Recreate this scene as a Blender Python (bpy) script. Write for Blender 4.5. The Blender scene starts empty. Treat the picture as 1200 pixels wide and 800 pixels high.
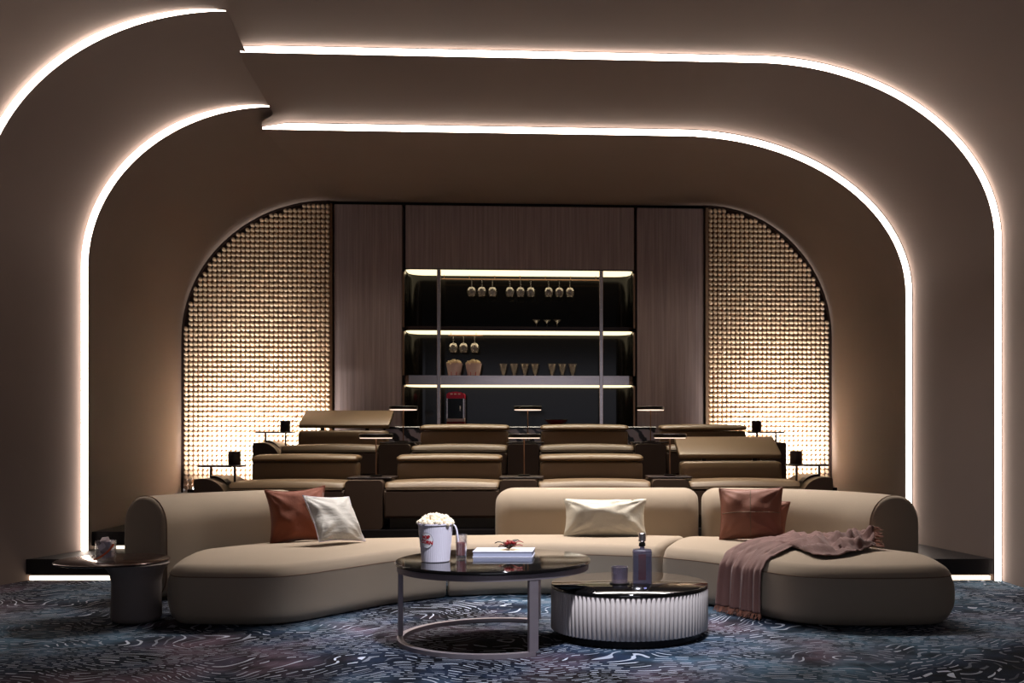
import bpy, bmesh, math, random
from mathutils import Vector, Matrix, noise
from mathutils.bvhtree import BVHTree
from math import sin, cos, pi, radians as R

random.seed(7)
C = bpy.context.scene.collection
# ------------------------------------------------------------------ camera
TAN = 0.055
TH = math.atan(TAN)
CH = 1.16                      # camera height
FPX, PX0, HY = 1200.0, 707.0, 508.0
cam = bpy.data.cameras.new('camera'); cam.sensor_width = 36; cam.lens = 36.0
cam.shift_x = -(PX0 - 600) / 1200; cam.shift_y = (HY - 400) / 1200
cam.clip_start = 0.05
co = bpy.data.objects.new('camera', cam); C.objects.link(co)
co.location = (0, 0, CH); co.rotation_euler = (pi/2, 0, -TH)
bpy.context.scene.camera = co
sc = bpy.context.scene
# ------------------------------------------------------------------ world, lights, exposure
sc.view_settings.view_transform = 'Standard'; sc.view_settings.look = 'None'
sc.view_settings.gamma = 1; sc.view_settings.use_curve_mapping = False
sc.view_settings.exposure = 0.0
w = bpy.data.worlds.new('world'); sc.world = w; w.use_nodes = True
w.node_tree.nodes['Background'].inputs[0].default_value = (0.80, 0.86, 1.0, 1)
w.node_tree.nodes['Background'].inputs[1].default_value = 0.05

def area(name, loc, target, size, size_y, power, col, spread=pi):
    l = bpy.data.lights.new(name, 'AREA'); l.shape = 'RECTANGLE'; l.size = size; l.size_y = size_y
    l.energy = power; l.color = col; l.spread = spread
    o = bpy.data.objects.new(name, l); C.objects.link(o); o.location = loc
    o.rotation_euler = (Vector(target) - Vector(loc)).to_track_quat('-Z', 'Y').to_euler()
    return o
# cinema screen behind the viewer, ceiling downlight panel over the lounge, and one over the seats
area('screen_light', (0, -1.2, 2.0), (0, 6, 0.9), 3.6, 2.0, 20, (0.86, 0.86, 1.0))
def spot(name, loc, target, power, col, ang, blend, rad):
    l = bpy.data.lights.new(name, 'SPOT'); l.energy = power; l.color = col; l.spot_size = R(ang); l.spot_blend = blend; l.shadow_soft_size = rad
    o = bpy.data.objects.new(name, l); C.objects.link(o); o.location = loc
    o.rotation_euler = (Vector(target) - Vector(loc)).to_track_quat('-Z', 'Y').to_euler(); return o
spot('table_downlight', (0.45, 4.1, 4.0), (0.0, 5.7, 0.4), 1150, (0.88, 0.90, 1.0), 42, 0.9, 0.12)
area('lounge_downlight', (0.15, 8.6, 3.80), (0.15, 7.6, 0.3), 4.2, 0.2, 98, (1.0, 0.92, 0.87), R(80))
area('seating_downlight', (-0.25, 10.3, 3.74), (-0.25, 9.4, 0), 4.4, 0.15, 54, (1.0, 0.88, 0.70), R(60))
area('rear_downlight', (-0.25, 12.0, 3.80), (-0.25, 11.3, 0.6), 4.4, 0.12, 34, (1.0, 0.88, 0.70), R(50))
# linear uplighters washing the two beaded panels
area('panel_uplight', (-3.42, 11.74, 0.56), (-3.42, 12.74, 1.56), 1.2, 0.06, 34, (1.0, 0.92, 0.83), R(86))
area('panel_uplight', (-3.32, 11.90, 0.56), (-3.32, 12.36, 1.56), 1.3, 0.06, 27, (1.0, 0.92, 0.83), R(46))
area('panel_uplight', (2.76, 11.74, 0.56), (2.76, 12.74, 1.56), 0.95, 0.06, 31, (1.0, 0.92, 0.83), R(86))
area('panel_uplight', (2.72, 11.90, 0.56), (2.72, 12.36, 1.56), 1.15, 0.06, 25, (1.0, 0.92, 0.83), R(46))

# ------------------------------------------------------------------ helpers
def at(px, py, D):
    u = (px - PX0) / FPX
    return Vector((D*(sin(TH) + u*cos(TH)), D*(cos(TH) - u*sin(TH)), CH - (py - HY)/FPX*D))
def plan(px, D):
    v = at(px, HY, D); return Vector((v.x, v.y))
def xon(px, Y):
    u = (px - PX0) / FPX
    return (u + TAN) / (1 - u*TAN) * Y
def zon(px, py, Y):
    X = xon(px, Y); D = X*sin(TH) + Y*cos(TH)
    return CH - (py - HY)/FPX*D
def on(px, py, Y): return Vector((xon(px, Y), Y, zon(px, py, Y)))

def tag(o, label=None, cat=None, group=None, kind=None):
    if label: o['label'] = label
    if cat: o['category'] = cat
    if group: o['group'] = group
    if kind: o['kind'] = kind
    return o
def empty(name, loc, rz=0):
    o = bpy.data.objects.new(name, None); C.objects.link(o); o.location = loc; o.rotation_euler.z = rz
    o.empty_display_size = 0.05
    return o
def thing(name, label, cat, loc=(0,0,0), rz=0, group=None):
    return tag(empty(name, loc, rz), label, cat, group)
def obj(name, bm, mat, parent=None, smooth=True, angle=40):
    me = bpy.data.meshes.new(name)
    bmesh.ops.recalc_face_normals(bm, faces=bm.faces)
    bm.to_mesh(me); bm.free()
    o = bpy.data.objects.new(name, me); C.objects.link(o)
    me.materials.append(mat)
    if parent: o.parent = parent
    if smooth:
        for p in me.polygons: p.use_smooth = True
        try: me.set_sharp_from_angle(angle=R(angle))
        except Exception: pass
    return o
def kids(o): return [c for c in bpy.data.objects if c.parent == o]
def copy_tree(o, parent=None):
    c = o.copy(); C.objects.link(c); c.parent = parent
    for ch in kids(o): copy_tree(ch, c)
    return c
def place(o, loc, rz=None, label=None, group=None):
    o.location = loc
    if rz is not None: o.rotation_euler.z = rz
    if label: o['label'] = label
    if group: o['group'] = group
    return o

def BM(): return bmesh.new()
def box(bm, x0, x1, y0, y1, z0, z1, bev=0, seg=2):
    r = bmesh.ops.create_cube(bm, size=1)
    vs = r['verts']
    for v in vs:
        v.co = Vector(((x0+x1)/2 + v.co.x*(x1-x0), (y0+y1)/2 + v.co.y*(y1-y0), (z0+z1)/2 + v.co.z*(z1-z0)))
    if bev > 0:
        es = list({e for v in vs for e in v.link_edges})
        bmesh.ops.bevel(bm, geom=es, offset=bev, segments=seg, profile=0.5, affect='EDGES')
    return bm
def lathe(bm, prof, n=32, c=(0,0,0), cap=True):
    rings = []
    for r, z in prof:
        if r < 1e-5: rings.append([bm.verts.new((c[0], c[1], c[2]+z))])
        else: rings.append([bm.verts.new((c[0]+r*cos(2*pi*i/n), c[1]+r*sin(2*pi*i/n), c[2]+z)) for i in range(n)])
    for a, b in zip(rings, rings[1:]):
        for i in range(n):
            j = (i+1) % n
            if len(a) == 1 and len(b) == 1: continue
            if len(a) == 1: bm.faces.new((a[0], b[i], b[j]))
            elif len(b) == 1: bm.faces.new((a[i], a[j], b[0]))
            else: bm.faces.new((a[i], a[j], b[j], b[i]))
    if cap:
        for r in (rings[0], rings[-1]):
            if len(r) > 1: bm.faces.new(r)
    return bm
def tube(bm, pts, r, n=8, closed=False):
    pts = [Vector(p) for p in pts]; rings = []; m = len(pts); up = Vector((0,0,1)); prev = None
    for i, p in enumerate(pts):
        a = pts[(i-1) % m] if (closed or i > 0) else p
        b = pts[(i+1) % m] if (closed or i < m-1) else p
        t = (b - a).normalized()
        if prev is None:
            x = t.cross(up)
            if x.length < 1e-3: x = t.cross(Vector((1,0,0)))
        else: x = prev - t*prev.dot(t)
        x.normalize(); prev = x; y = t.cross(x)
        rr = r[i] if isinstance(r, (list, tuple)) else r
        rings.append([bm.verts.new(p + (x*cos(2*pi*k/n) + y*sin(2*pi*k/n))*rr) for k in range(n)])
    rg = range(m) if closed else range(m-1)
    for i in rg:
        a, b = rings[i], rings[(i+1) % m]
        for k in range(n):
            bm.faces.new((a[k], a[(k+1)%n], b[(k+1)%n], b[k]))
    if not closed:
        bm.faces.new(rings[0]); bm.faces.new(rings[-1])
    return bm
def cyl(bm, p0, p1, r, n=12): return tube(bm, [p0, p1], r, n)
def prism(bm, outline, z0, z1, bev=0, seg=2, axis='z', caps=True):
    def P(a, b, c): return (a, b, c) if axis == 'z' else (a, c, b)
    lo = [bm.verts.new(P(x, y, z0)) for x, y in outline]; hi = [bm.verts.new(P(x, y, z1)) for x, y in outline]
    n = len(outline)
    f0 = bm.faces.new(lo); f1 = bm.faces.new(hi)
    for i in range(n): bm.faces.new((lo[i], lo[(i+1)%n], hi[(i+1)%n], hi[i]))
    if bev > 0:
        es = list(f0.edges) + list(f1.edges)
        bmesh.ops.bevel(bm, geom=es, offset=bev, segments=seg, profile=0.5, affect='EDGES')
    return bm
def rrect(w, h, r, n=6, cx=0, cy=0):
    out = []
    for sx, sy, a0 in ((1,1,0), (-1,1,90), (-1,-1,180), (1,-1,270)):
        for k in range(n+1):
            a = R(a0 + 90*k/n)
            out.append((cx + sx*(w/2-r) + r*cos(a), cy + sy*(h/2-r) + r*sin(a)))
    return out
def catmull(pts, n):
    pts = [Vector(p) for p in pts]
    P = [2*pts[0]-pts[1]] + pts + [2*pts[-1]-pts[-2]]
    segs = len(pts)-1; out = []
    for i in range(n):
        t = i/(n-1)*segs; k = min(int(t), segs-1); f = t-k
        a, b, c, d = P[k], P[k+1], P[k+2], P[k+3]
        out.append(0.5*((2*b) + (c-a)*f + (2*a-5*b+4*c-d)*f*f + (3*b-a-3*c+d)*f*f*f))
    # arc-length resample
    L = [0]
    for p, q in zip(out, out[1:]): L.append(L[-1] + (q-p).length)
    res = []
    for i in range(n):
        s = L[-1]*i/(n-1); k = 0
        while k < n-2 and L[k+1] < s: k += 1
        f = (s-L[k])/max(1e-9, L[k+1]-L[k]); res.append(out[k].lerp(out[k+1], f))
    return res
def smooth(a, b, x):
    t = max(0, min(1, (x-a)/(b-a))); return t*t*(3-2*t)

# ------------------------------------------------------------------ materials
def sR(r, g, b):
    f = lambda c: (c/255/12.92) if c/255 <= 0.04045 else ((c/255+0.055)/1.055)**2.4
    return (f(r), f(g), f(b), 1)
def mat(name, col, rough=0.6, metal=0, var=0.12, scale=8, bump=0.0, bscale=200, spec=0.5, sheen=0, coat=0, stretch=(1,1,1), emis=None, trans=0, ior=1.45, alpha=1):
    m = bpy.data.materials.new(name); m.use_nodes = True; nt = m.node_tree; N = nt.nodes; L = nt.links
    b = N['Principled BSDF']
    tc = N.new('ShaderNodeTexCoord'); mp = N.new('ShaderNodeMapping'); mp.inputs['Scale'].default_value = stretch
    L.new(tc.outputs['Object'], mp.inputs[0])
    nz = N.new('ShaderNodeTexNoise'); nz.inputs['Scale'].default_value = scale; nz.inputs['Detail'].default_value = 4
    L.new(mp.outputs[0], nz.inputs['Vector'])
    mx = N.new('ShaderNodeMix'); mx.data_type = 'RGBA'
    mx.inputs['A'].default_value = tuple(c*(1-var) for c in col[:3]) + (1,)
    mx.inputs['B'].default_value = tuple(min(1, c*(1+var)) for c in col[:3]) + (1,)
    L.new(nz.outputs['Fac'], mx.inputs['Factor']); L.new(mx.outputs['Result'], b.inputs['Base Color'])
    b.inputs['Roughness'].default_value = rough; b.inputs['Metallic'].default_value = metal
    b.inputs['Specular IOR Level'].default_value = spec
    b.inputs['Sheen Weight'].default_value = sheen; b.inputs['Coat Weight'].default_value = coat
    b.inputs['Transmission Weight'].default_value = trans; b.inputs['IOR'].default_value = ior
    if bump > 0:
        n2 = N.new('ShaderNodeTexNoise'); n2.inputs['Scale'].default_value = bscale; n2.inputs['Detail'].default_value = 3
        L.new(mp.outputs[0], n2.inputs['Vector'])
        bp = N.new('ShaderNodeBump'); bp.inputs['Strength'].default_value = bump; bp.inputs['Distance'].default_value = 0.01
        L.new(n2.outputs['Fac'], bp.inputs['Height']); L.new(bp.outputs[0], b.inputs['Normal'])
    if emis:
        b.inputs['Emission Color'].default_value = emis[0]; b.inputs['Emission Strength'].default_value = emis[1]
    return m
def glassmat(name, tint=(1,1,1,1), glossy=0.25, body=0.0, bodycol=(0.8,0.8,0.8,1), rough=0.03):
    m = bpy.data.materials.new(name); m.use_nodes = True; nt = m.node_tree; N = nt.nodes; L = nt.links
    N.remove(N['Principled BSDF']); out = N['Material Output']
    tr = N.new('ShaderNodeBsdfTransparent'); tr.inputs[0].default_value = tint
    gl = N.new('ShaderNodeBsdfGlossy'); gl.inputs['Roughness'].default_value = rough
    lw = N.new('ShaderNodeLayerWeight'); lw.inputs['Blend'].default_value = 0.35
    mm = N.new('ShaderNodeMath'); mm.operation = 'MULTIPLY_ADD'; mm.inputs[1].default_value = 0.8; mm.inputs[2].default_value = glossy*0.3
    L.new(lw.outputs['Facing'], mm.inputs[0])
    m1 = N.new('ShaderNodeMixShader'); L.new(mm.outputs[0], m1.inputs[0]); L.new(tr.outputs[0], m1.inputs[1]); L.new(gl.outputs[0], m1.inputs[2])
    di = N.new('ShaderNodeBsdfDiffuse'); di.inputs[0].default_value = bodycol
    nz = N.new('ShaderNodeTexNoise'); nz.inputs['Scale'].default_value = 30
    m3 = N.new('ShaderNodeMath'); m3.operation = 'MULTIPLY'; m3.inputs[1].default_value = body*2
    L.new(nz.outputs['Fac'], m3.inputs[0])
    m2 = N.new('ShaderNodeMixShader'); L.new(m3.outputs[0], m2.inputs[0]); L.new(m1.outputs[0], m2.inputs[1]); L.new(di.outputs[0], m2.inputs[2])
    L.new(m2.outputs[0], out.inputs[0])
    return m

M = {}
M['wall'] = mat('wall_paint', sR(134, 120, 114), 0.75, var=0.05, scale=1.5, bump=0.05, bscale=60, spec=0.2)
M['step'] = mat('dark_step', sR(26, 22, 24), 0.5, var=0.25, scale=20, spec=0.3, bump=0.2)
M['led'] = mat('led_strip', sR(255, 240, 225), 0.5, var=0.0, emis=((1.0, 0.84, 0.72, 1), 12.0))
M['led_low'] = mat('led_step', sR(255, 230, 200), 0.5, var=0.0, emis=((1.0, 0.80, 0.60, 1), 2.6))
M['led_bar'] = mat('led_shelf', sR(255, 235, 200), 0.5, var=0.0, emis=((1.0, 0.82, 0.50, 1), 1.7))
M['led_back'] = mat('led_backlight', sR(255, 235, 215), 0.5, var=0.0, emis=((0.92, 0.92, 0.90, 1), 12.0))
M['lampglow'] = mat('lamp_diffuser', sR(255, 225, 200), 0.5, var=0.0, emis=((1.0, 0.76, 0.62, 1), 1.3))
M['dark_line'] = mat('channel_trim', sR(70, 60, 56), 0.5)
M['bronze'] = mat('bronze', sR(150, 115, 90), 0.3, 0.85, var=0.1)
M['cream'] = mat('cream_lacquer', sR(150, 124, 102), 0.6)
M['sofa'] = mat('sofa_fabric', sR(162, 147, 129), 0.85, var=0.04, scale=3, bump=0.12, bscale=450, sheen=0.08, spec=0.2)
M['sofa_line'] = mat('sofa_piping', sR(120, 98, 80), 0.8)
M['leather'] = mat('tan_leather', sR(106, 86, 64), 0.42, var=0.06, scale=5, bump=0.06, bscale=90, spec=0.4)
M['leather_dark'] = mat('brown_leather', sR(72, 56, 46), 0.45, var=0.08, scale=5, bump=0.06, bscale=90, spec=0.3)
M['black'] = mat('black_metal', sR(24, 20, 20), 0.35, 0.4, spec=0.4)
M['brown_dark'] = mat('dark_tray', sR(40, 27, 24), 0.35, spec=0.4)
M['gun'] = mat('gunmetal', sR(158, 148, 154), 0.5, 0.7, var=0.12, scale=3, stretch=(1,1,6))
M['steel'] = mat('brushed_steel', sR(205, 192, 190), 0.24, 0.95, var=0.15, scale=2, stretch=(1,1,20))
M['black_glass'] = mat('black_glass', sR(14, 13, 13), 0.05, 0.0, var=0.1, spec=0.6, coat=0.15)
M['bar_back'] = mat('bar_back_glass', sR(12, 11, 11), 0.12, 0.0, var=0.1, spec=0.25)
M['smoke_glass'] = mat('smoked_glass', sR(16, 14, 15), 0.16, 0.0, var=0.1, spec=0.35)
M['drum'] = mat('drum_lacquer', sR(205, 196, 192), 0.45, var=0.03)
M['white'] = mat('white_plastic', sR(232, 226, 240), 0.4, var=0.02)
M['popcorn'] = mat('popcorn', sR(244, 226, 196), 0.8, var=0.1, scale=60)
M['red'] = mat('red_print', sR(190, 28, 40), 0.5)
M['grey_print'] = mat('grey_print', sR(120, 120, 130), 0.5)
M['rust'] = mat('rust_velvet', sR(128, 64, 38), 0.8, var=0.2, scale=6, sheen=0.3, bump=0.3, bscale=25)
M['clay'] = mat('clay_leather', sR(142, 92, 74), 0.6, var=0.12, scale=6, bump=0.3, bscale=18)
M['grey_pillow'] = mat('silver_satin', sR(205, 203, 198), 0.55, var=0.06, scale=4, bump=0.5, bscale=14, stretch=(1,1,3))
M['ivory_pillow'] = mat('ivory_satin', sR(214, 206, 188), 0.6, var=0.06, scale=4, bump=0.7, bscale=16)
M['throw'] = mat('mauve_throw', sR(114, 80, 74), 0.8, var=0.12, scale=9, sheen=0.2, bump=0.2, bscale=120)
M['fringe'] = mat('copper_fringe', sR(140, 92, 74), 0.7, var=0.3, scale=50)
M['bead'] = None
M['glass'] = glassmat('clear_glass', (0.95,0.96,1,1), 0.4, 0.03, (0.8,0.78,0.85,1))
M['bar_glass'] = glassmat('bar_glassware', (0.88,0.86,0.86,1), 0.35, 0.07, (0.85,0.78,0.72,1), 0.1)
M['drink'] = mat('red_drink', sR(176, 76, 64), 0.2, var=0.2, scale=20)
M['cola'] = mat('amber_liqueur', sR(150, 34, 18), 0.15, var=0.3, scale=12, coat=0.5)
M['crystal'] = glassmat('cut_crystal', (0.42,0.42,0.60,1), 0.5, 0.04, (0.5,0.5,0.7,1), 0.08)
M['leaf'] = mat('dark_leaf', sR(50, 36, 24), 0.5)
M['berry'] = mat('red_berry', sR(130, 16, 18), 0.3)
M['bucket_pink'] = mat('bucket_pink', sR(214, 190, 190), 0.5, var=0.1)
M['orange'] = mat('orange_strap', sR(226, 110, 66), 0.5)
M['dark_red'] = mat('dark_red', sR(120, 20, 30), 0.3)
M['m_red'] = mat('machine_red', sR(180, 14, 60), 0.35)

def wood():
    m = bpy.data.materials.new('smoked_veneer'); m.use_nodes = True; nt = m.node_tree; N = nt.nodes; L = nt.links
    b = N['Principled BSDF']; tc = N.new('ShaderNodeTexCoord'); mp = N.new('ShaderNodeMapping')
    mp.inputs['Scale'].default_value = (14, 14, 0.35); L.new(tc.outputs['Object'], mp.inputs[0])
    nz = N.new('ShaderNodeTexNoise'); nz.inputs['Scale'].default_value = 2.4; nz.inputs['Detail'].default_value = 8; nz.inputs['Roughness'].default_value = 0.65
    L.new(mp.outputs[0], nz.inputs['Vector'])
    cr = N.new('ShaderNodeValToRGB'); cr.color_ramp.elements[0].position = 0.3; cr.color_ramp.elements[0].color = sR(144, 128, 129)
    cr.color_ramp.elements[1].position = 0.75; cr.color_ramp.elements[1].color = sR(190, 172, 171)
    L.new(nz.outputs['Fac'], cr.inputs[0]); L.new(cr.outputs[0], b.inputs['Base Color']); b.inputs['Roughness'].default_value = 0.5
    b.inputs['Specular IOR Level'].default_value = 0.3
    return m
M['wood'] = wood()
def marble():
    m = bpy.data.materials.new('grey_marble'); m.use_nodes = True; nt = m.node_tree; N = nt.nodes; L = nt.links
    b = N['Principled BSDF']; tc = N.new('ShaderNodeTexCoord')
    wv = N.new('ShaderNodeTexWave'); wv.inputs['Scale'].default_value = 3.2; wv.inputs['Distortion'].default_value = 9; wv.inputs['Detail'].default_value = 3
    wv.bands_direction = 'DIAGONAL'
    L.new(tc.outputs['Object'], wv.inputs['Vector'])
    cr = N.new('ShaderNodeValToRGB'); e = cr.color_ramp.elements; e[0].position = 0.18; e[0].color = sR(40, 36, 40); e[1].position = 0.5; e[1].color = sR(196, 190, 200)
    L.new(wv.outputs['Fac'], cr.inputs[0]); L.new(cr.outputs[0], b.inputs['Base Color']); b.inputs['Roughness'].default_value = 0.25
    return m
M['marble'] = marble()
def carpet():
    m = bpy.data.materials.new('wave_carpet'); m.use_nodes = True; nt = m.node_tree; N = nt.nodes; L = nt.links
    b = N['Principled BSDF']; b.inputs['Roughness'].default_value = 0.95; b.inputs['Specular IOR Level'].default_value = 0.1
    tc = N.new('ShaderNodeTexCoord')
    def mth(op, a, c=None, d=None):
        n = N.new('ShaderNodeMath'); n.operation = op
        for i, v in enumerate((a, c, d)):
            if v is None: continue
            if isinstance(v, (int, float)): n.inputs[i].default_value = v
            else: L.new(v, n.inputs[i])
        return n.outputs[0]
    def nse(scale, detail=2, off=0):
        mp = N.new('ShaderNodeMapping'); mp.inputs['Location'].default_value = (off, off*0.7, off*0.3); L.new(tc.outputs['Object'], mp.inputs[0])
        n = N.new('ShaderNodeTexNoise'); n.inputs['Scale'].default_value = scale; n.inputs['Detail'].default_value = detail
        L.new(mp.outputs[0], n.inputs['Vector']); return n
    sep = N.new('ShaderNodeSeparateXYZ'); L.new(tc.outputs['Object'], sep.inputs[0])
    n1 = nse(1.1, 1.5, 3); n2 = nse(2.6, 1, 11)
    # flow coordinate
    v = mth('ADD', mth('MULTIPLY', n1.outputs['Fac'], 1.5), mth('MULTIPLY', n2.outputs['Fac'], 0.22))
    yy = mth('ADD', sep.outputs['Y'], v)
    ly = mth('MULTIPLY', yy, 25.0)
    row = mth('FLOOR', ly); fr = mth('FRACT', ly)
    line = mth('LESS_THAN', fr, 0.20)
    wn = N.new('ShaderNodeTexWhiteNoise'); wn.noise_dimensions = '1D'; L.new(row, wn.inputs['W'])
    lx = mth('ADD', mth('MULTIPLY', sep.outputs['X'], 11.0), mth('MULTIPLY', wn.outputs['Value'], 17.0))
    lx = mth('ADD', lx, mth('MULTIPLY', n2.outputs['Fac'], 5.0))
    col = mth('FLOOR', lx); dash = mth('LESS_THAN', mth('FRACT', lx), 0.72)
    cm = N.new('ShaderNodeCombineXYZ'); L.new(row, cm.inputs[0]); L.new(col, cm.inputs[1])
    w2 = N.new('ShaderNodeTexWhiteNoise'); w2.noise_dimensions = '2D'; L.new(cm.outputs[0], w2.inputs['Vector'])
    keep = mth('MULTIPLY', w2.outputs['Value'], 1.0)
    dm = mth('MULTIPLY', mth('MULTIPLY', line, dash), keep)
    # patches of colour
    nb = nse(0.85, 3, 5); nc = nse(1.25, 3, 23); nd = nse(5, 4, 2)
    cr = N.new('ShaderNodeValToRGB'); e = cr.color_ramp.elements
    e[0].position = 0.36; e[0].color = sR(12, 13, 22); e[1].position = 0.66; e[1].color = sR(84, 110, 130)
    k = cr.color_ramp.elements.new(0.48); k.color = sR(34, 46, 66)
    L.new(nb.outputs['Fac'], cr.inputs[0])
    mv = N.new('ShaderNodeMix'); mv.data_type = 'RGBA'; mv.inputs['B'].default_value = sR(96, 78, 90)
    f = mth('MULTIPLY', mth('GREATER_THAN', nc.outputs['Fac'], 0.0), mth('MULTIPLY', mth('SUBTRACT', nc.outputs['Fac'], 0.50), 5.0)); 
    cl = N.new('ShaderNodeClamp'); L.new(f, cl.inputs[0])
    L.new(cl.outputs[0], mv.inputs['Factor']); L.new(cr.outputs[0], mv.inputs['A'])
    dk = N.new('ShaderNodeMix'); dk.data_type = 'RGBA'; dk.blend_type = 'MULTIPLY'; dk.inputs['Factor'].default_value = 0.7
    cr2 = N.new('ShaderNodeValToRGB'); cr2.color_ramp.elements[0].position = 0.38; cr2.color_ramp.elements[1].position = 0.58
    L.new(nd.outputs['Fac'], cr2.inputs[0]); L.new(mv.outputs['Result'], dk.inputs['A']); L.new(cr2.outputs[0], dk.inputs['B'])
    fx = N.new('ShaderNodeMix'); fx.data_type = 'RGBA'; fx.inputs['B'].default_value = sR(205, 212, 228)
    L.new(dm, fx.inputs['Factor']); L.new(dk.outputs['Result'], fx.inputs['A'])
    L.new(fx.outputs['Result'], b.inputs['Base Color'])
    bp = N.new('ShaderNodeBump'); bp.inputs['Strength'].default_value = 0.4; bp.inputs['Distance'].default_value = 0.01
    pl = nse(260, 2); L.new(pl.outputs['Fac'], bp.inputs['Height']); L.new(bp.outputs[0], b.inputs['Normal'])
    return m
M['carpet'] = carpet()
M['bead'] = mat('pearl_bead', sR(236, 210, 180), 0.22, var=0.03, spec=0.6, coat=0.4)
M['backing'] = mat('bronze_backing', sR(150, 104, 72), 0.45, 0.3, var=0.15, scale=2)

# ------------------------------------------------------------------ room shell: three arched bands
NV, NA, NT = 5, 34, 18
def lip_outline(kind):
    """points of a lip curve: list of (Vector, outward normal, gap, group)"""
    out = []
    def add(p, n, g, grp): out.append((Vector(p), Vector(n), g, grp))
    if kind == 'outer':
        pxv, cxp, ry, ypk, D0, D1, Y = -22, 265, 235, 13, 7.66, 7.17, 7.9
        Y0, zt, xs, xa, xe, rz, g = 7.9, 4.05, xon(282, 7.9), 1.64, 3.53, 1.37, 0.054
    else:
        pxv, cxp, ry, ypk, D0, D1, Y = 103, 320, 188, 125, 8.67, 8.72, 8.9
        Y0, zt, xs, xa, xe, rz, g = 9.15, 3.835, xon(308, 9.15), 1.22, 3.26, 1.40, 0.058
    rx = cxp - pxv
    top = at(pxv, ypk+ry, D0)
    for i in range(NV): add((top.x, top.y, top.z*i/NV), (-1,0,0), g, 'VL')
    for i in range(NA):
        a = pi/2*i/(NA-1)
        D = D0 + (D1-D0)*(1-cos(a))
        p = at(cxp - rx*cos(a), ypk + ry*(1-sin(a)), D)
        taper = min(1.0, (1 - i/(NA-1))/0.35)**0.6
        add(p, (-cos(a), 0, sin(a)), g*taper, 'AL')
    for i in range(NT): add((xs + (xa-xs)*i/NT, Y0, zt), (0,0,1), g*((0.8 if kind == 'outer' else 0.3) if i == 0 else 1), 'T')
    for i in range(NA):
        a = pi/2*i/(NA-1)
        add((xa + (xe-xa)*sin(a), Y0, zt-rz + rz*cos(a)), (sin(a), 0, cos(a)), g, 'AR')
    for i in range(NV): add((xe, Y0, (zt-rz)*(1-(i+1)/NV)), (1,0,0), g, 'VR')
    return out
def plain_outline(Y, xl, xr, zt, rxl, rzl, rxr, rzr):
    out = []
    for i in range(NV): out.append(Vector((xl, Y, (zt-rzl)*i/NV)))
    for i in range(NA):
        a = pi/2*i/(NA-1); out.append(Vector((xl+rxl-rxl*cos(a), Y, zt-rzl+rzl*sin(a))))
    for i in range(NT): out.append(Vector((xl+rxl + (xr-rxr-xl-rxl)*i/NT, Y, zt)))
    for i in range(NA):
        a = pi/2*i/(NA-1); out.append(Vector((xr-rxr+rxr*sin(a), Y, zt-rzr+rzr*cos(a))))
    for i in range(NV): out.append(Vector((xr, Y, (zt-rzr)*(1-(i+1)/NV))))
    return out
LO, LI = lip_outline('outer'), lip_outline('inner')
def inner_pts(L): return [p.copy() for p, n, g, k in L]
def outer_pts(L): return [p + n*g for p, n, g, k in L]
near = plain_outline(-2.0, -4.45, 3.75, 4.45, 1.9, 1.6, 1.9, 1.4)
# the near band follows the outer lip, so its edge is carried straight towards the viewer
nearo = []
for i_, p in enumerate(outer_pts(LO)):
    xt = LO[NV+NA-1][0].x; x = p.x*1.01
    if NV <= i_ < NV+NA: x = p.x + (-0.10-xt)*((i_-NV)/(NA-1))**2
    elif NV+NA <= i_ < NV+NA+NT: x = -0.10 + (1.64+0.10)*(i_-NV-NA)/NT
    nearo.append(Vector((x, -2.0, min(4.25, p.z))))
BACKY = 12.30
back = plain_outline(BACKY, -4.27, 3.44, 3.90, 1.72, 1.65, 1.53, 1.6)
bands = [(nearo, outer_pts(LO), 10), (inner_pts(LO), outer_pts(LI), 24), (inner_pts(LI), back, 10)]
N_ALL = len(LO)
IDX = {'wall_left': (0, NV), 'ceiling': (NV, N_ALL-NV-1), 'wall_right': (N_ALL-NV-1, N_ALL-1)}
for name, (i0, i1) in IDX.items():
    bm = BM()
    def strip(A, B, nd, skip=True, dip=None):
        def pt(i, k):
            p = A[i].lerp(B[i], k/nd); q = i-(NV+NA)
            if dip and 0 <= q < 5 and 0 < k < nd:
                xs_ = dip[0] + (dip[1]-dip[0])*(p.y-A[i].y)/(dip[2]-A[i].y)
                w_ = (1-q/5)*smooth(A[i].y, A[i].y+0.25, p.y)*(1-smooth(dip[2]+0.02, dip[2]+0.2, p.y)); p.x += max(0, xs_-p.x)*w_ if q == 0 else 0.17*w_
            return p
        g = [[bm.verts.new(pt(i, k)) for k in range(nd+1)] for i in range(i0, i1+1)]
        for i in range(len(g)-1):
            if skip and i0+i == NV+NA-1: continue
            for k in range(nd): bm.faces.new((g[i][k], g[i][k+1], g[i+1][k+1], g[i+1][k]))
    tI = LI[NV+NA-1][0]
    for q_, (A, B, nd) in enumerate(bands): strip(A, B, nd, q_ > 0, (tI.x-0.01, tI.x-0.005, tI.y) if q_ == 1 else None)
    for L in (LO, LI): strip(inner_pts(L), outer_pts(L), 1)
    bmesh.ops.remove_doubles(bm, verts=bm.verts, dist=1e-5)
    o = obj(name, bm, M['wall'], angle=35); tag(o, kind='structure')
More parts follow.
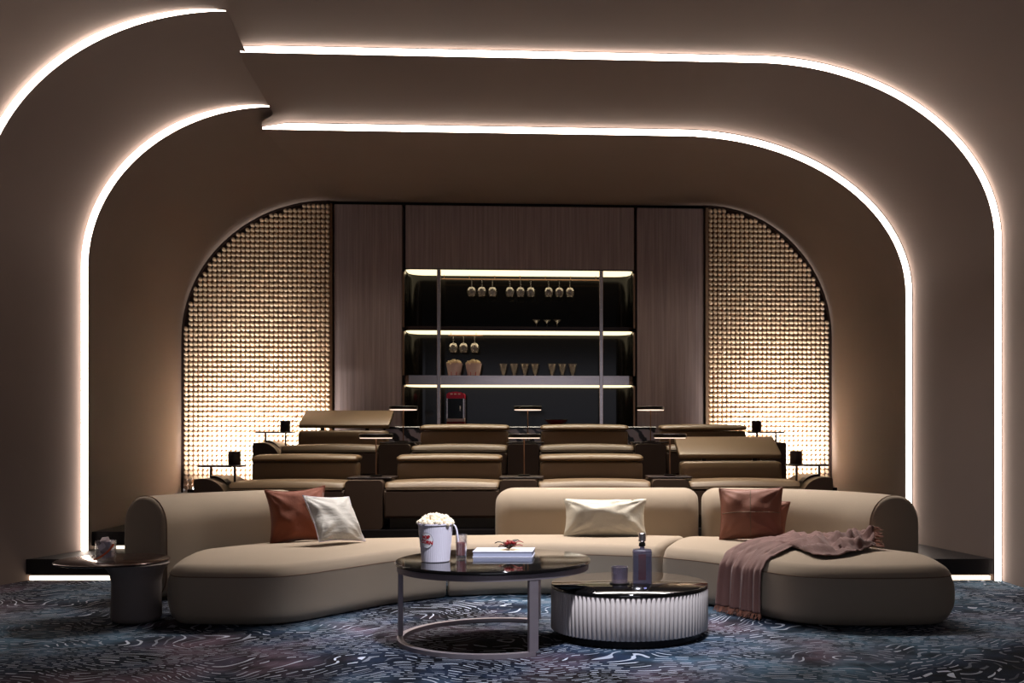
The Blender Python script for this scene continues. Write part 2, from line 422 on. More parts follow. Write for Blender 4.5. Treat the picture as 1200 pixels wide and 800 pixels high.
def arch_led(L, sel, frac, parent_label, group, trim=True):
    t = thing('arch_light', parent_label, 'light strip', tuple(L[0 if 'VL' in sel else -1][0]), 0, group)
    org = t.location
    pts = [(p, n, g) for p, n, g, k in L if k in sel]
    bm = BM(); rows = []
    for p, n, g in pts:
        gg = max(g*frac, 0.0015); a = p - org; q = a + n*gg; d = Vector((0,-0.006,0)); e = Vector((0,-0.001,0))
        rows.append([bm.verts.new(v) for v in (a+e, a+d, q+d, q+e)])
    for r0, r1 in zip(rows, rows[1:]):
        for k in range(4): bm.faces.new((r0[k], r0[(k+1)%4], r1[(k+1)%4], r1[k]))
    bm.faces.new(rows[0]); bm.faces.new(rows[-1])
    obj('led_diffuser', bm, M['led'], t)
    if trim:
        bm = BM(); rows = []
        for p, n, g in pts:
            a = p - org + n*(g*frac+0.0005); q = a + n*0.003
            rows.append([bm.verts.new(v) for v in (a, a+Vector((0,-0.008,0)), q+Vector((0,-0.008,0)), q)])
        for r0, r1 in zip(rows, rows[1:]):
            for k in range(4): bm.faces.new((r0[k], r0[(k+1)%4], r1[(k+1)%4], r1[k]))
        bm.faces.new(rows[0]); bm.faces.new(rows[-1])
        obj('channel_edge', bm, M['dark_line'], t)
    return t
arch_led(LO, ('VL','AL'), 0.9, 'curved cove light on the nearer arch, cut off by the left edge', 'cove lights', False)
arch_led(LI, ('VL','AL'), 0.9, 'curved cove light tapering to a tip on the left, farther arch', 'cove lights', False)
arch_led(LO, ('T','AR','VR'), 0.9, 'long cove light along the top and right of the nearer, larger arch', 'cove lights', True)
arch_led(LI, ('T','AR','VR'), 0.9, 'long cove light along the top and right of the farther, smaller arch', 'cove lights', True)

# floor
bm = BM(); box(bm, -4.6, 4.0, -2.0, 8.6, -0.1, 0)
f = tag(obj('floor', bm, M['carpet'], smooth=False), kind='structure')
bm = BM(); box(bm, -5.3, 4.7, 8.6, 13.0, -0.1, 0.0)
f = tag(obj('floor', bm, M['step'], smooth=False), kind='structure')
# back wall
bm = BM(); box(bm, -4.9, 4.2, 12.95, 13.05, 0, 4.6)
wb = tag(obj('wall_back', bm, M['wall'], smooth=False), kind='structure')

# stepped seating platforms
def wall_x(side, Y):
    A, B = ((inner_pts(LO), outer_pts(LI)) if Y < 8.95 else (inner_pts(LI), back))
    a, b = (A[0], B[0]) if side < 0 else (A[-1], B[-1])
    f = (Y-a.y)/(b.y-a.y); return a.x + (b.x-a.x)*f
def platform(label, pts_front, yb, z0, z1, led=True):
    (xa, ya), (xb, yb2) = pts_front
    t = thing('seating_platform', label, 'platform', (0, (ya+yb2)/2, z0))
    t['kind'] = 'structure'; del t['category']
    off = Vector((0, (ya+yb2)/2, z0))
    def loc(x, y, z): return Vector((x, y, z)) - off
    L = [(xa, ya), (xb, yb2), (min(xb, wall_x(1, yb)-0.0), yb), (max(xa, wall_x(-1, yb)), yb)]
    bm = BM(); prism(bm, [(x-off.x, y-off.y+0.05*(i < 2)) for i, (x, y) in enumerate(L)], 0, z1-z0-0.02)
    if led is True: pass
    obj('riser', bm, M['step'], t, smooth=False)
    bm = BM(); prism(bm, [(x-off.x, y-off.y) for x, y in L], z1-z0-0.12 if led else z1-z0-0.05, z1-z0)
    obj('tread', bm, M['step'], t, smooth=False)
    if led:
        bm = BM()
        a = loc(xa+0.02, ya+0.012, z0+0.003); b = loc(xb-0.02, yb2+0.012, z0+0.003)
        r0 = [bm.verts.new(a+d) for d in (Vector((0,0,0)), Vector((0,0.03,0)), Vector((0,0.03,0.032)), Vector((0,0,0.032)))]
        r1 = [bm.verts.new(b+d) for d in (Vector((0,0,0)), Vector((0,0.03,0)), Vector((0,0.03,0.032)), Vector((0,0,0.032)))]
        for k in range(4): bm.faces.new((r0[k], r0[(k+1)%4], r1[(k+1)%4], r1[k]))
        bm.faces.new(r0); bm.faces.new(r1)
        obj('step_light', bm, M['led_low'], t, smooth=False)
    return t
platform('lowest dark platform step with a light strip under its nosing', ((wall_x(-1,8.32)-0.0, 8.32), (wall_x(1,7.92), 7.92)), 12.6, 0, 0.17)
platform('second dark platform step under the front row of recliners', ((wall_x(-1,9.0), 9.0), (wall_x(1,9.0), 9.0)), 12.6, 0.17, 0.32)
platform('third dark platform step at the foot of the glowing panels', ((wall_x(-1,10.7)+0.0, 10.7), (wall_x(1,10.7), 10.7)), 12.6, 0.32, 0.50, False)
platform('top dark platform under the back row of recliners', ((-3.45, 10.74), (2.95, 10.74)), 11.66, 0.50, 0.62, False)

# ------------------------------------------------------------------ beaded backlit panels
def shell_curve(Y):
    A, B = inner_pts(LI), back
    return [Vector((a.x+(b.x-a.x)*(Y-a.y)/(b.y-a.y), a.z+(b.z-a.z)*(Y-a.y)/(b.y-a.y))) for a, b in zip(A, B)]
SC = [p for p in shell_curve(12.2)]
def in_profile(x, z, m=0.05):
    # distance test against the arch curve of the shell
    inside = False; n = len(SC); dmin = 9
    for i in range(n):
        a, b = SC[i], SC[(i+1) % n]
        if (a.y > z) != (b.y > z) and x < (b.x-a.x)*(z-a.y)/(b.y-a.y)+a.x: inside = not inside
        if i < n-1:
            e = b-a; L2 = e.length_squared
            if L2 > 1e-9:
                t = max(0, min(1, ((x-a.x)*e.x+(z-a.y)*e.y)/L2)); d = math.hypot(x-a.x-e.x*t, z-a.y-e.y*t)
                if d < dmin: dmin = d
    return inside and dmin > m
YP = 12.22
PITCHX, PITCHZ = 0.0545, 0.058
def bead_panel(x0, x1, label, px_edge, side):
    t = thing('beaded_panel', label, 'light panel', ((x0+x1)/2, YP, 0.5), 0, 'backlit bead panels beside the bar')
    ox, oz = (x0+x1)/2, 0.5
    tmp = bmesh.new(); bmesh.ops.create_icosphere(tmp, subdivisions=2, radius=0.0272)
    vs = [Matrix.Rotation(R(-24), 3, 'Y') @ Vector((v.co.x*0.90, v.co.y*0.9, v.co.z*1.16)) for v in tmp.verts]; tmp.faces.ensure_lookup_table(); tmp.verts.index_update()
    fs = [[v.index for v in f.verts] for f in tmp.faces]; tmp.free()
    V = []; F = []
    nx = int((x1-x0)/PITCHX)
    for i in range(nx):
        x = x0 + PITCHX*(i+0.5)
        z = 0.53
        while z < 3.9:
            if in_profile(x, z, 0.035):
                b = len(V); V += [(x-ox+v.x, v.y, z-oz+v.z) for v in vs]; F += [[b+k for k in f] for f in fs]
            z += PITCHZ
    me = bpy.data.meshes.new('crystal_beads'); me.from_pydata(V, [], F); me.materials.append(M['bead'])
    for p in me.polygons: p.use_smooth = True
    o = bpy.data.objects.new('crystal_beads', me); C.objects.link(o); o.parent = t; tag(o, kind='stuff')
    # bronze backing sheet cut to the arch
    lft, rgt = [], []
    for k in range(61):
        z = 0.50 + (3.9-0.50)*k/60; a = b = None
        for q in range(121):
            x = x0 + (x1-x0)*q/120
            if in_profile(x, z, 0.012):
                if a is None: a = x
                b = x
        if a is not None and b > a: lft.append((a-ox, z-oz)); rgt.append((b-ox, z-oz))
    bm = BM(); prism(bm, lft + rgt[::-1], 0.20, 0.22, axis='y'); obj('backing_panel', bm, M['backing'], t, smooth=False)
    hx = (-3.42 if side < 0 else 2.76) - ox
    bm = BM(); box(bm, hx-0.6, hx+0.6, -0.52, -0.44, 0.0, 0.035, 0.004, 1); obj('uplight_housing', bm, M['black'], t, smooth=False)
    bm = BM(); box(bm, x0-ox+0.05, x1-ox-0.03, 0.07, 0.13, 0.0, 0.03); obj('light_trough', bm, M['led_back'], t, smooth=False)
    e = (x1-ox) if side < 0 else (x0-ox)
    # dark rim that closes the gap between the beads and the arch
    cur = [p for p in SC if x0-0.1 <= p.x <= x1+0.1 and p.y > 0.45]
    if side < 0: cur = [p for p in cur if p.x < x1]
    bm = BM(); rows = []
    for k, p in enumerate(cur):
        d = (cur[min(k+1, len(cur)-1)]-cur[max(k-1, 0)]).normalized(); nn = Vector((-d.y, d.x))
        if (Vector(((x0+x1)/2*0+(-0.4), 1.8))-p).dot(nn) < 0: nn = -nn
        q = p + nn*0.022; p2 = p - nn*0.03
        rows.append([bm.verts.new((v.x-ox, y, v.y-oz)) for v, y in ((p2, -0.03), (q, -0.03), (q, 0.22), (p2, 0.22))])
    for A_, B_ in zip(rows, rows[1:]):
        for k in range(4): bm.faces.new((A_[k], A_[(k+1)%4], B_[(k+1)%4], B_[k]))
    bm.faces.new(rows[0]); bm.faces.new(rows[-1]); obj('arch_rim', bm, M['brown_dark'], t, angle=40)
    bm = BM(); box(bm, e-0.006 if side < 0 else e-0.038, e+0.02 if side < 0 else e-0.004, -0.05, 0.28, 0.0, 3.36)
    obj('edge_frame', bm, M['bronze'] if side < 0 else M['cream'], t, smooth=False)
    return t
XL1 = xon(390, 12.2); XR0 = xon(826, 12.2)
bead_panel(-4.24, XL1-0.02, 'arched panel of glowing crystal beads left of the bar', 390, -1)
bead_panel(XR0+0.045, 3.41, 'arched panel of glowing crystal beads right of the bar', 826, 1)

# ------------------------------------------------------------------ veneer panels and the bar
YW = 12.2
ZT = 3.86
def veneer(px0, px1, z0, z1, yb=12.9):
    bm = BM(); box(bm, xon(px0, YW), xon(px1, YW), YW, yb, z0, z1, 0.006, 1)
    return obj('veneer_panel', bm, M['wood'], wb, smooth=False)
z_bar_top = zon(607, 317, YW)
veneer(391.5, 471, 0.5, ZT); veneer(746.5, 824.5, 0.5, ZT)
bm = BM(); box(bm, xon(475, YW), xon(743, YW), YW, 12.9, z_bar_top+0.012, ZT, 0.006, 1); obj('veneer_panel', bm, M['wood'], wb, smooth=False)
bm = BM(); box(bm, xon(391, YW), xon(825, YW), YW+0.04, 12.9, ZT, 3.95); obj('shadow_gap', bm, M['black'], wb, smooth=False)

XB0, XB1 = xon(474, YW), xon(742, YW)
XBC = (XB0+XB1)/2; ZC = 1.24
bar = thing('bar_cabinet', 'built-in dark glass bar cabinet with three lit shelves between the veneer panels', 'cabinet', (XBC, YW, ZC))
hw = (XB1-XB0)/2; DEP = 0.40
def zb(py): return zon(607, py, YW) - ZC
bm = BM()   # back glass with rounded inner corners
pts = [(-hw, 0.02)] + [(-hw+0.2-0.2*cos(R(a)), DEP-0.2+0.2*sin(R(a))) for a in range(0, 91, 10)] + [(hw-0.2+0.2*sin(R(a)), DEP-0.2+0.2*cos(R(a))) for a in range(0, 91, 10)] + [(hw, 0.02)]
lo = [bm.verts.new((x, y, 0.001)) for x, y in pts]; hi = [bm.verts.new((x, y, zb(316))) for x, y in pts]
for i in range(len(pts)-1): bm.faces.new((lo[i], lo[i+1], hi[i+1], hi[i]))
obj('back_glass', bm, M['bar_back'], bar)
def shelf_outline(y0=0.0, m=0.0):
    r = 0.19
    return [(-hw+m, y0+0.03)] + [(-hw+m+r-r*cos(R(a)), DEP-m-r+r*sin(R(a))) for a in range(0, 91, 15)] + [(hw-m-r+r*sin(R(a)), DEP-m-r+r*cos(R(a))) for a in range(0, 91, 15)] + [(hw-m, y0+0.03)] + [(hw-m-0.05, y0), (-hw+m+0.05, y0)]
def shelf(z0, z1, mat_, name='shelf'):
    bm = BM(); prism(bm, shelf_outline(), z0, z1); obj(name, bm, mat_, bar, smooth=False)
def diffuser(z):
    bm = BM(); prism(bm, shelf_outline(0.012, 0.012), z-0.012, z-0.001); obj('shelf_light', bm, M['led_bar'], bar, smooth=False)
bm = BM(); box(bm, -hw, hw, 0, DEP, zb(316.5), zb(316.5)+0.012); obj('top_panel', bm, M['black'], bar, smooth=False); diffuser(zb(316.5))
shelf(zb(387.5), zb(382.5), M['brown_dark']); diffuser(zb(387.5))
shelf(zb(451), zb(440), M['steel'], 'thick_shelf'); diffuser(zb(451))
for px in (514.5, 704.5):
    x = xon(px, YW)-XBC
    bm = BM(); box(bm, x-0.022, x+0.022, -0.03, 0.012, 0.0, zb(317), 0.004, 1); obj('post', bm, M['steel'], bar, smooth=False)
for s in (-1, 1):
    x = s*(hw+0.012)
    for za, zc in ((452, 500), (389, 440), (320, 384)):
        bm = BM(); box(bm, x-0.01, x+0.01, -0.02, 0.02, zb(zc), zb(za)); obj('side_trim', bm, M['bronze'], bar, smooth=False)
def rack(px0, px1, py):
    z = zb(py); bm = BM(); cyl(bm, (xon(px0,YW)-XBC, 0.15, z), (xon(px1,YW)-XBC, 0.15, z), 0.008, 8)
    for px in range(int(px0)+3, int(px1), 30):
        cyl(bm, (xon(px,YW)-XBC, 0.15, z), (xon(px,YW)-XBC, 0.15, z+0.05), 0.004, 6)
    obj('glass_rack', bm, M['bronze'], bar)
rack(516, 703, 325.5); rack(524, 565, 392)

# counter in front of the bar, veined marble face
xc0, xc1 = xon(449, 11.95), xon(768, 11.95)
ct = thing('bar_counter', 'bar counter with dark veined marble face below the lit shelves', 'counter', ((xc0+xc1)/2, 11.95, 0.62))
hw2 = (xc1-xc0)/2
bm = BM(); box(bm, -hw2, hw2, 0.02, 0.235, -0.12, 0.595); obj('marble_front', bm, M['marble'], ct, smooth=False)
bm = BM(); box(bm, -hw2-0.01, hw2+0.01, 0, 0.64, 0.597, 0.62, 0.003, 1); obj('countertop', bm, M['smoke_glass'], ct, smooth=False)

# ------------------------------------------------------------------ glassware and buckets in the bar
def wine_glass():
    t = empty('wine_glass', (0,0,0))
    bm = BM(); lathe(bm, [(0.034,0),(0.034,0.003),(0.006,0.008),(0.005,0.085)], 14); obj('stem', bm, M['bar_glass'], t)
    bm = BM(); lathe(bm, [(0.004,0.085),(0.034,0.095),(0.05,0.12),(0.053,0.145),(0.046,0.18),(0.040,0.195),(0.038,0.195),(0.044,0.178),(0.050,0.145),(0.047,0.122),(0.032,0.099),(0,0.092)], 16, cap=False); obj('bowl', bm, M['bar_glass'], t)
    return t
first = wine_glass(); n = 0
words9 = ['leftmost', 'second', 'third', 'fourth', 'fifth', 'sixth', 'seventh', 'eighth', 'rightmost']
for i, px in enumerate((552.5, 564.5, 577, 597.5, 610, 622, 643, 655.5, 668)):
    o = first if i == 0 else copy_tree(first)
    o.rotation_euler = (pi, 0, 0)
    o.location = (xon(px, 12.33), YW+0.15, zon(607, 325, YW)-0.008)
    tag(o, 'hanging upside-down wine glass on the top rack, %s of the nine' % words9[i], 'wine glass', 'wine glasses hanging from the top rack')
for i, px in enumerate((531, 543, 556)):
    o = copy_tree(first); o.rotation_euler = (pi, 0, 0)
    o.location = (xon(px, 12.33), YW+0.15, zon(607, 391.5, YW)-0.008)
    tag(o, 'hanging wine glass on the short middle rack above the popcorn buckets, %s of the three' % ('left', 'middle', 'right')[i], 'wine glass', 'wine glasses hanging from the middle rack')
def tumbler(name, rb, rt, h, stem=0.0):
    t = empty(name, (0,0,0)); bm = BM()
    if stem:
        lathe(bm, [(0.03,0),(0.03,0.004),(0.005,0.01),(0.004,stem),(rt,h),(rt-0.003,h),(0.004,stem+0.006)], 14, cap=False)
    else:
        lathe(bm, [(0,0),(rb,0),(rt,h),(rt-0.004,h),(rb-0.003,0.015),(0,0.015)], 14, cap=False)
    o = obj('glass_wall', bm, M['bar_glass'], t)
    bm = BM(); lathe(bm, [(rt,h-0.004),(rt+0.002,h),(rt-0.004,h+0.001)], 14, cap=False); obj('rim', bm, M['bar_glass'], t)
    return t
z1s = ZC + zb(382.5); z2s = ZC + zb(440)
f = tumbler('martini_glass', 0, 0.05, 0.10, 0.055)
for i, px in enumerate((628.5, 641, 653)):
    o = f if i == 0 else copy_tree(f)
    o.location = (xon(px, YW+0.18), YW+0.18, z1s+0.001)
    tag(o, 'small martini glass standing alone on the upper shelf, %s of the three' % ('left', 'middle', 'right')[i], 'glass', 'martini glasses on the upper shelf')
f = tumbler('flared_tumbler', 0.012, 0.050, 0.15)
for i, px in enumerate((590, 602.5, 615, 627)):
    o = f if i == 0 else copy_tree(f)
    o.location = (xon(px, YW+0.18), YW+0.18, z2s+0.001)
    tag(o, 'clear flared tumbler on the thick shelf right of the buckets, %s of the four' % ('first', 'second', 'third', 'last')[i], 'glass', 'clear tumblers on the thick shelf')
for i, px in enumerate((647, 659, 671)):
    o = copy_tree(f)
    o.location = (xon(px, YW+0.18), YW+0.18, z2s+0.001)
    tag(o, 'reddish flared tumbler near the right end of the thick shelf, %s of the three' % ('left', 'middle', 'right')[i], 'glass', 'reddish tumblers on the thick shelf')
def popcorn_mesh(bm, r, h, n, s):
    for i in range(n):
        a = random.random()*2*pi; q = math.sqrt(random.random()); 
        z = h*(1-q*q)*0.9 + random.uniform(-0.2, 0.3)*s
        c = Vector((q*r*cos(a), q*r*sin(a), z))
        for k in range(3):
            r2 = bmesh.ops.create_icosphere(bm, subdivisions=1, radius=s*random.uniform(0.4,0.62))
            d = Vector((random.uniform(-1,1), random.uniform(-1,1), random.uniform(-0.6,1)))*s*0.42
            for v in r2['verts']: v.co += c + d
def shelf_bucket():
    t = empty('popcorn_bucket', (0,0,0))
    bm = BM(); n = 28; prof = [(0.072,0),(0.098,0.15),(0.093,0.15),(0.068,0.006)]
    lathe(bm, prof, n, cap=False); lathe(bm, [(0,0.001),(0.072,0.0)], n, cap=False); obj('bucket', bm, M['bucket_pink'], t)
    for k in range(8):
        a = 2*pi*(k+0.5)/8; bm = BM()
        q = [bm.verts.new(((r+0.0015)*cos(a+d), (r+0.0015)*sin(a+d), z)) for r, z, d in ((0.0725,0.003,-0.05),(0.0725,0.003,0.05),(0.080,0.045,0.05),(0.080,0.045,-0.05))]
        bm.faces.new(q); obj('red_stripe', bm, M['red'], t, smooth=False)
    bm = BM(); popcorn_mesh(bm, 0.088, 0.045, 40, 0.022); bmesh.ops.translate(bm, verts=bm.verts, vec=(0,0,0.145)); tag(obj('popcorn', bm, M['popcorn'], t), kind='stuff')
    return t
f = shelf_bucket()
for i, px in enumerate((532.5, 555)):
    o = f if i == 0 else copy_tree(f); o.location = (xon(px, YW+0.16), YW+0.16, z2s+0.001)
    tag(o, 'small pinkish popcorn bucket on the thick shelf, %s of the pair' % ('left', 'right')[i], 'popcorn bucket', 'popcorn buckets on the thick shelf')
# popcorn machine
pm = thing('popcorn_machine', 'red popcorn machine with glass case on the bar counter', 'popcorn machine', (xon(534.5, 12.36), 12.36, ZC))
s = 0.105
bm = BM(); box(bm, -s, s, -0.1, 0.1, 0, 0.065, 0.006); obj('base', bm, M['dark_red'], pm)
bm = BM(); box(bm, -s*0.98, s*0.98, -0.095, 0.095, 0.065, 0.10); obj('popping_tray', bm, M['bucket_pink'], pm, smooth=False)
bm = BM(); prism(bm, [(-s, 0.34), (-s, 0.385)] + [(-s*cos(R(a)), 0.385+0.035*sin(R(a))) for a in range(15, 180, 15)] + [(s, 0.385), (s, 0.34)], -0.1, 0.1, axis='y'); obj('canopy', bm, M['m_red'], pm, smooth=False)
for sx in (-1, 1):
    for sy in (-1, 1):
        bm = BM(); box(bm, sx*s*0.93-0.007, sx*s*0.93+0.007, sy*0.088-0.006, sy*0.088+0.006, 0.10, 0.34); obj('corner_post', bm, M['steel'], pm, smooth=False)
bm = BM(); box(bm, -s*0.86, s*0.86, -0.09, -0.087, 0.102, 0.338); obj('glass_door', bm, M['smoke_glass'], pm, smooth=False)
bm = BM(); box(bm, 0.05, 0.064, -0.108, -0.094, 0.19, 0.25, 0.003); obj('handle', bm, M['white'], pm)
bm = BM(); lathe(bm, [(0,0.2),(0.03,0.2),(0.04,0.25),(0.036,0.25),(0.027,0.205),(0,0.205)], 16, cap=False); cyl(bm, (0,0,0.25), (0,0,0.34), 0.004, 6); obj('kettle', bm, M['gun'], pm)
for dx in (-0.045, 0.0, 0.045):
    bm = BM(); prism(bm, rrect(0.03, 0.014, 0.006, 4, dx, 0.392), -0.103, -0.1, axis='y'); obj('canopy_emblem', bm, M['bucket_pink'], pm, smooth=False)
for dz in (0.12, 0.28):
    bm = BM(); box(bm, -s*1.02, -s*0.86, -0.102, -0.095, dz, dz+0.03); obj('hinge', bm, M['steel'], pm, smooth=False)
# bowl on counter
bw = thing('serving_bowl', 'low dark red serving bowl on the bar counter right of the middle lamp', 'bowl', (xon(652, 12.2), 12.2, ZC))
bm = BM(); lathe(bm, [(0,0.004),(0.05,0.0),(0.06,0.01),(0.11,0.06),(0.135,0.085),(0.128,0.086),(0.1,0.058),(0.05,0.014),(0,0.012)], 32, cap=False); obj('bowl', bm, M['dark_red'], bw)
bm = BM(); tube(bm, [(0.132*cos(a*pi/16), 0.132*sin(a*pi/16), 0.086) for a in range(32)], 0.004, 6, True); obj('rim', bm, M['black'], bw)

# ------------------------------------------------------------------ sectional sofa
def loop_pts(w_, h_, r, crown, ne=8, nc=7):
    """rounded rectangle loop, x across (-w/2 = front), z up; flat edges are subdivided"""
    r = max(0.004, min(r, w_/2*0.98, h_/2*0.98)); P = []
    cs = [(w_/2-r, -h_/2+r, -90), (w_/2-r, h_/2-r, 0), (-w_/2+r, h_/2-r, 90), (-w_/2+r, -h_/2+r, 180)]
    for k, (cx, cz, a0) in enumerate(cs):
        for i in range(nc+1):
            a = R(a0+90*i/nc); P.append((cx+r*cos(a), cz+r*sin(a)))
        nx_, nz_, na = cs[(k+1) % 4]
        q = (nx_+r*cos(R(na)), nz_+r*sin(R(na))); p = P[-1]
        for i in range(1, ne): P.append((p[0]+(q[0]-p[0])*i/ne, p[1]+(q[1]-p[1])*i/ne))
    return [(x, z + (crown*max(0, 1-(2*x/w_)**2) if z > 0 else 0)) for x, z in P]
def band(bm, front, back, z0, z1, r, crown, e0, e1, n=60, belly=0.0):
    F, B = catmull(front, n), catmull(back, n)
    L = [0]
    for i in range(1, n): L.append(L[-1] + ((F[i]+B[i])/2 - (F[i-1]+B[i-1])/2).length)
    tot = L[-1]; samples = []
    def q_of(s):
        q = 1.0
        if s < e0: q = min(q, math.sqrt(max(0, 1-(1-s/e0)**2)))
        if tot-s < e1: q = min(q, math.sqrt(max(0, 1-(1-(tot-s)/e1)**2)))
        return q
    ss = [e0*(1-cos(pi/2*k/8)) for k in range(9)] + [e0 + (tot-e0-e1)*k/(n) for k in range(1, n)] + [tot-e1*(1-sin(pi/2*k/8)) for k in range(9)]
    rings = []; info = []
    for s in ss:
        k = 0
        while k < n-2 and L[k+1] < s: k += 1
        f = (s-L[k])/max(1e-9, L[k+1]-L[k])
        p, q2 = F[k].lerp(F[k+1], f), B[k].lerp(B[k+1], f)
        c = (p+q2)/2; a = (q2-p); wd = a.length; a.normalize()
        q = q_of(s); ee = e0 if s < tot/2 else e1
        W_, H_ = wd-2*ee*(1-q)*0.9, (z1-z0)-2*ee*(1-q)*0.8
        P = loop_pts(W_, H_, r, crown)
        if belly: P = [(x + (-belly*(1-(2*z/H_)**2) if x < -W_/2+0.01 else 0), z) for x, z in P]
        zc = (z0+z1)/2
        rings.append([bm.verts.new((c.x+a.x*x, c.y+a.y*x, zc+z)) for x, z in P])
        info.append([Vector((c.x+a.x*x, c.y+a.y*x, zc+z)) for x, z in P])
    m = len(rings[0])
    for A, Bq in zip(rings, rings[1:]):
        for k in range(m): bm.faces.new((A[k], A[(k+1)%m], Bq[(k+1)%m], Bq[k]))
    bm.faces.new(rings[0]); bm.faces.new(rings[-1])
    return info
def pl(pts): return [plan(px, D) for px, D in pts]
def center_local(bm, info, o):
    for v in bm.verts: v.co -= o
    return [[p - o for p in ring] for ring in info]
def make_module(label, loc, seatF, seatB, e0, e1, path, be0, be1, cap=None, seam_sides=(True, True)):
    o = Vector((loc.x, loc.y, 0)); t = thing('sofa_section', label, 'sofa', tuple(o), 0, 'sections of the curved cream sofa')
    bm = BM(); info = band(bm, pl(seatF), pl(seatB), 0.004, 0.362, 0.085, 0.03, e0, e1, 60, 0.012)
    info = center_local(bm, info, o); seat = obj('seat', bm, M['sofa'], t, angle=80)
    # piping round the front and ends of the seat at z = 0.30
    zt = 0.300
    def cross(ring, front=True):
        best = None
        for p, q in zip(ring, ring[1:]+ring[:1]):
            if (p.z-zt)*(q.z-zt) <= 0 and abs(p.z-q.z) > 1e-6:
                c = p.lerp(q, (zt-p.z)/(q.z-p.z))
                if best is None: best = []
                best.append(c)
        return best
    fr = []; rows = [cross(r) for r in info]
    mid = rows[len(rows)//2]
    F0 = pl(seatF)[len(seatF)//2]; f3 = Vector((F0.x-o.x, F0.y-o.y, zt))
    fi = 0 if (mid[0]-f3).length < (mid[1]-f3).length else 1
    for r in rows:
        if r and len(r) == 2: fr.append(r[fi])
    bk = [r[1-fi] for r in rows if r and len(r) == 2]
    cc = sum(fr+bk, Vector())/len(fr+bk)
    pts = fr[:]
    if seam_sides[0]: pts = [fr[0].lerp(bk[0], k/8) for k in range(6, 0, -1)] + pts
    if seam_sides[1]: pts = pts + [fr[-1].lerp(bk[-1], k/8) for k in range(1, 7)]
    bm = BM(); tube(bm, pts, 0.0042, 6); obj('piping', bm, M['sofa_line'], seat)
    # bolster backrest
    P = catmull(pl(path), 40); T = 0.205; Fp, Bp = [], []
    for i, p in enumerate(P):
        d = (P[min(i+1, 39)]-P[max(i-1, 0)]).normalized(); nn = Vector((d.y, -d.x))
        if nn.y > 0: nn = -nn
        Fp.append(p+nn*T); Bp.append(p-nn*T)
    bm = BM(); info = band(bm, Fp, Bp, 0.004, 0.712, 0.185, 0.012, be0, be1, 40)
    info = center_local(bm, info, o); b = obj('backrest', bm, M['sofa'], t, angle=80)
    if cap is not None:
        ring = info[7] if cap == 0 else info[-8]
        bm = BM(); tube(bm, ring, 0.0045, 6, True); obj('piping', bm, M['sofa_line'], b)
    return t, seat
left_sofa, left_seat = make_module('left section of the cream sofa, ending in a rounded chaise beside the side table', at(330, 508, 7),
    [(191,6.24),(215,6.15),(300,6.13),(345,6.22),(400,6.52),(460,6.90),(523,7.2)],
    [(228,6.95),(262,7.2),(310,7.5),(350,7.68),(430,7.82),(480,7.85),(522,7.88)], 0.13, 0.025,
    [(167,7.12),(225,7.5),(290,7.82),(352,8.05)], 0.04, 0.16, 0, (True, False))
mid_sofa, mid_seat = make_module('middle section of the cream sofa behind the coffee tables', at(650, 508, 7.5),
    [(524.5,7.21),(600,7.32),(690,7.28),(771,7.13)],
    [(524.5,8.0),(620,8.05),(710,8.05),(806,7.97)], 0.025, 0.05,
    [(581,8.25),(650,8.28),(740,8.28),(818,8.25)], 0.15, 0.12, None, (False, False))
right_sofa, right_seat = make_module('right section of the cream sofa with a mauve throw across its seat', at(950, 508, 7),
    [(775,7.12),(830,6.85),(880,6.50),(930,6.20),(985,6.10),(1060,6.10),(1127,6.16)],
    [(810,7.96),(870,7.88),(930,7.68),(980,7.45),(1020,7.2),(1055,6.95),(1082,6.72)], 0.06, 0.14,
    [(822,8.25),(880,8.20),(945,8.0),(1003,7.65),(1051,7.2)], 0.12, 0.04, 1, (False, True))

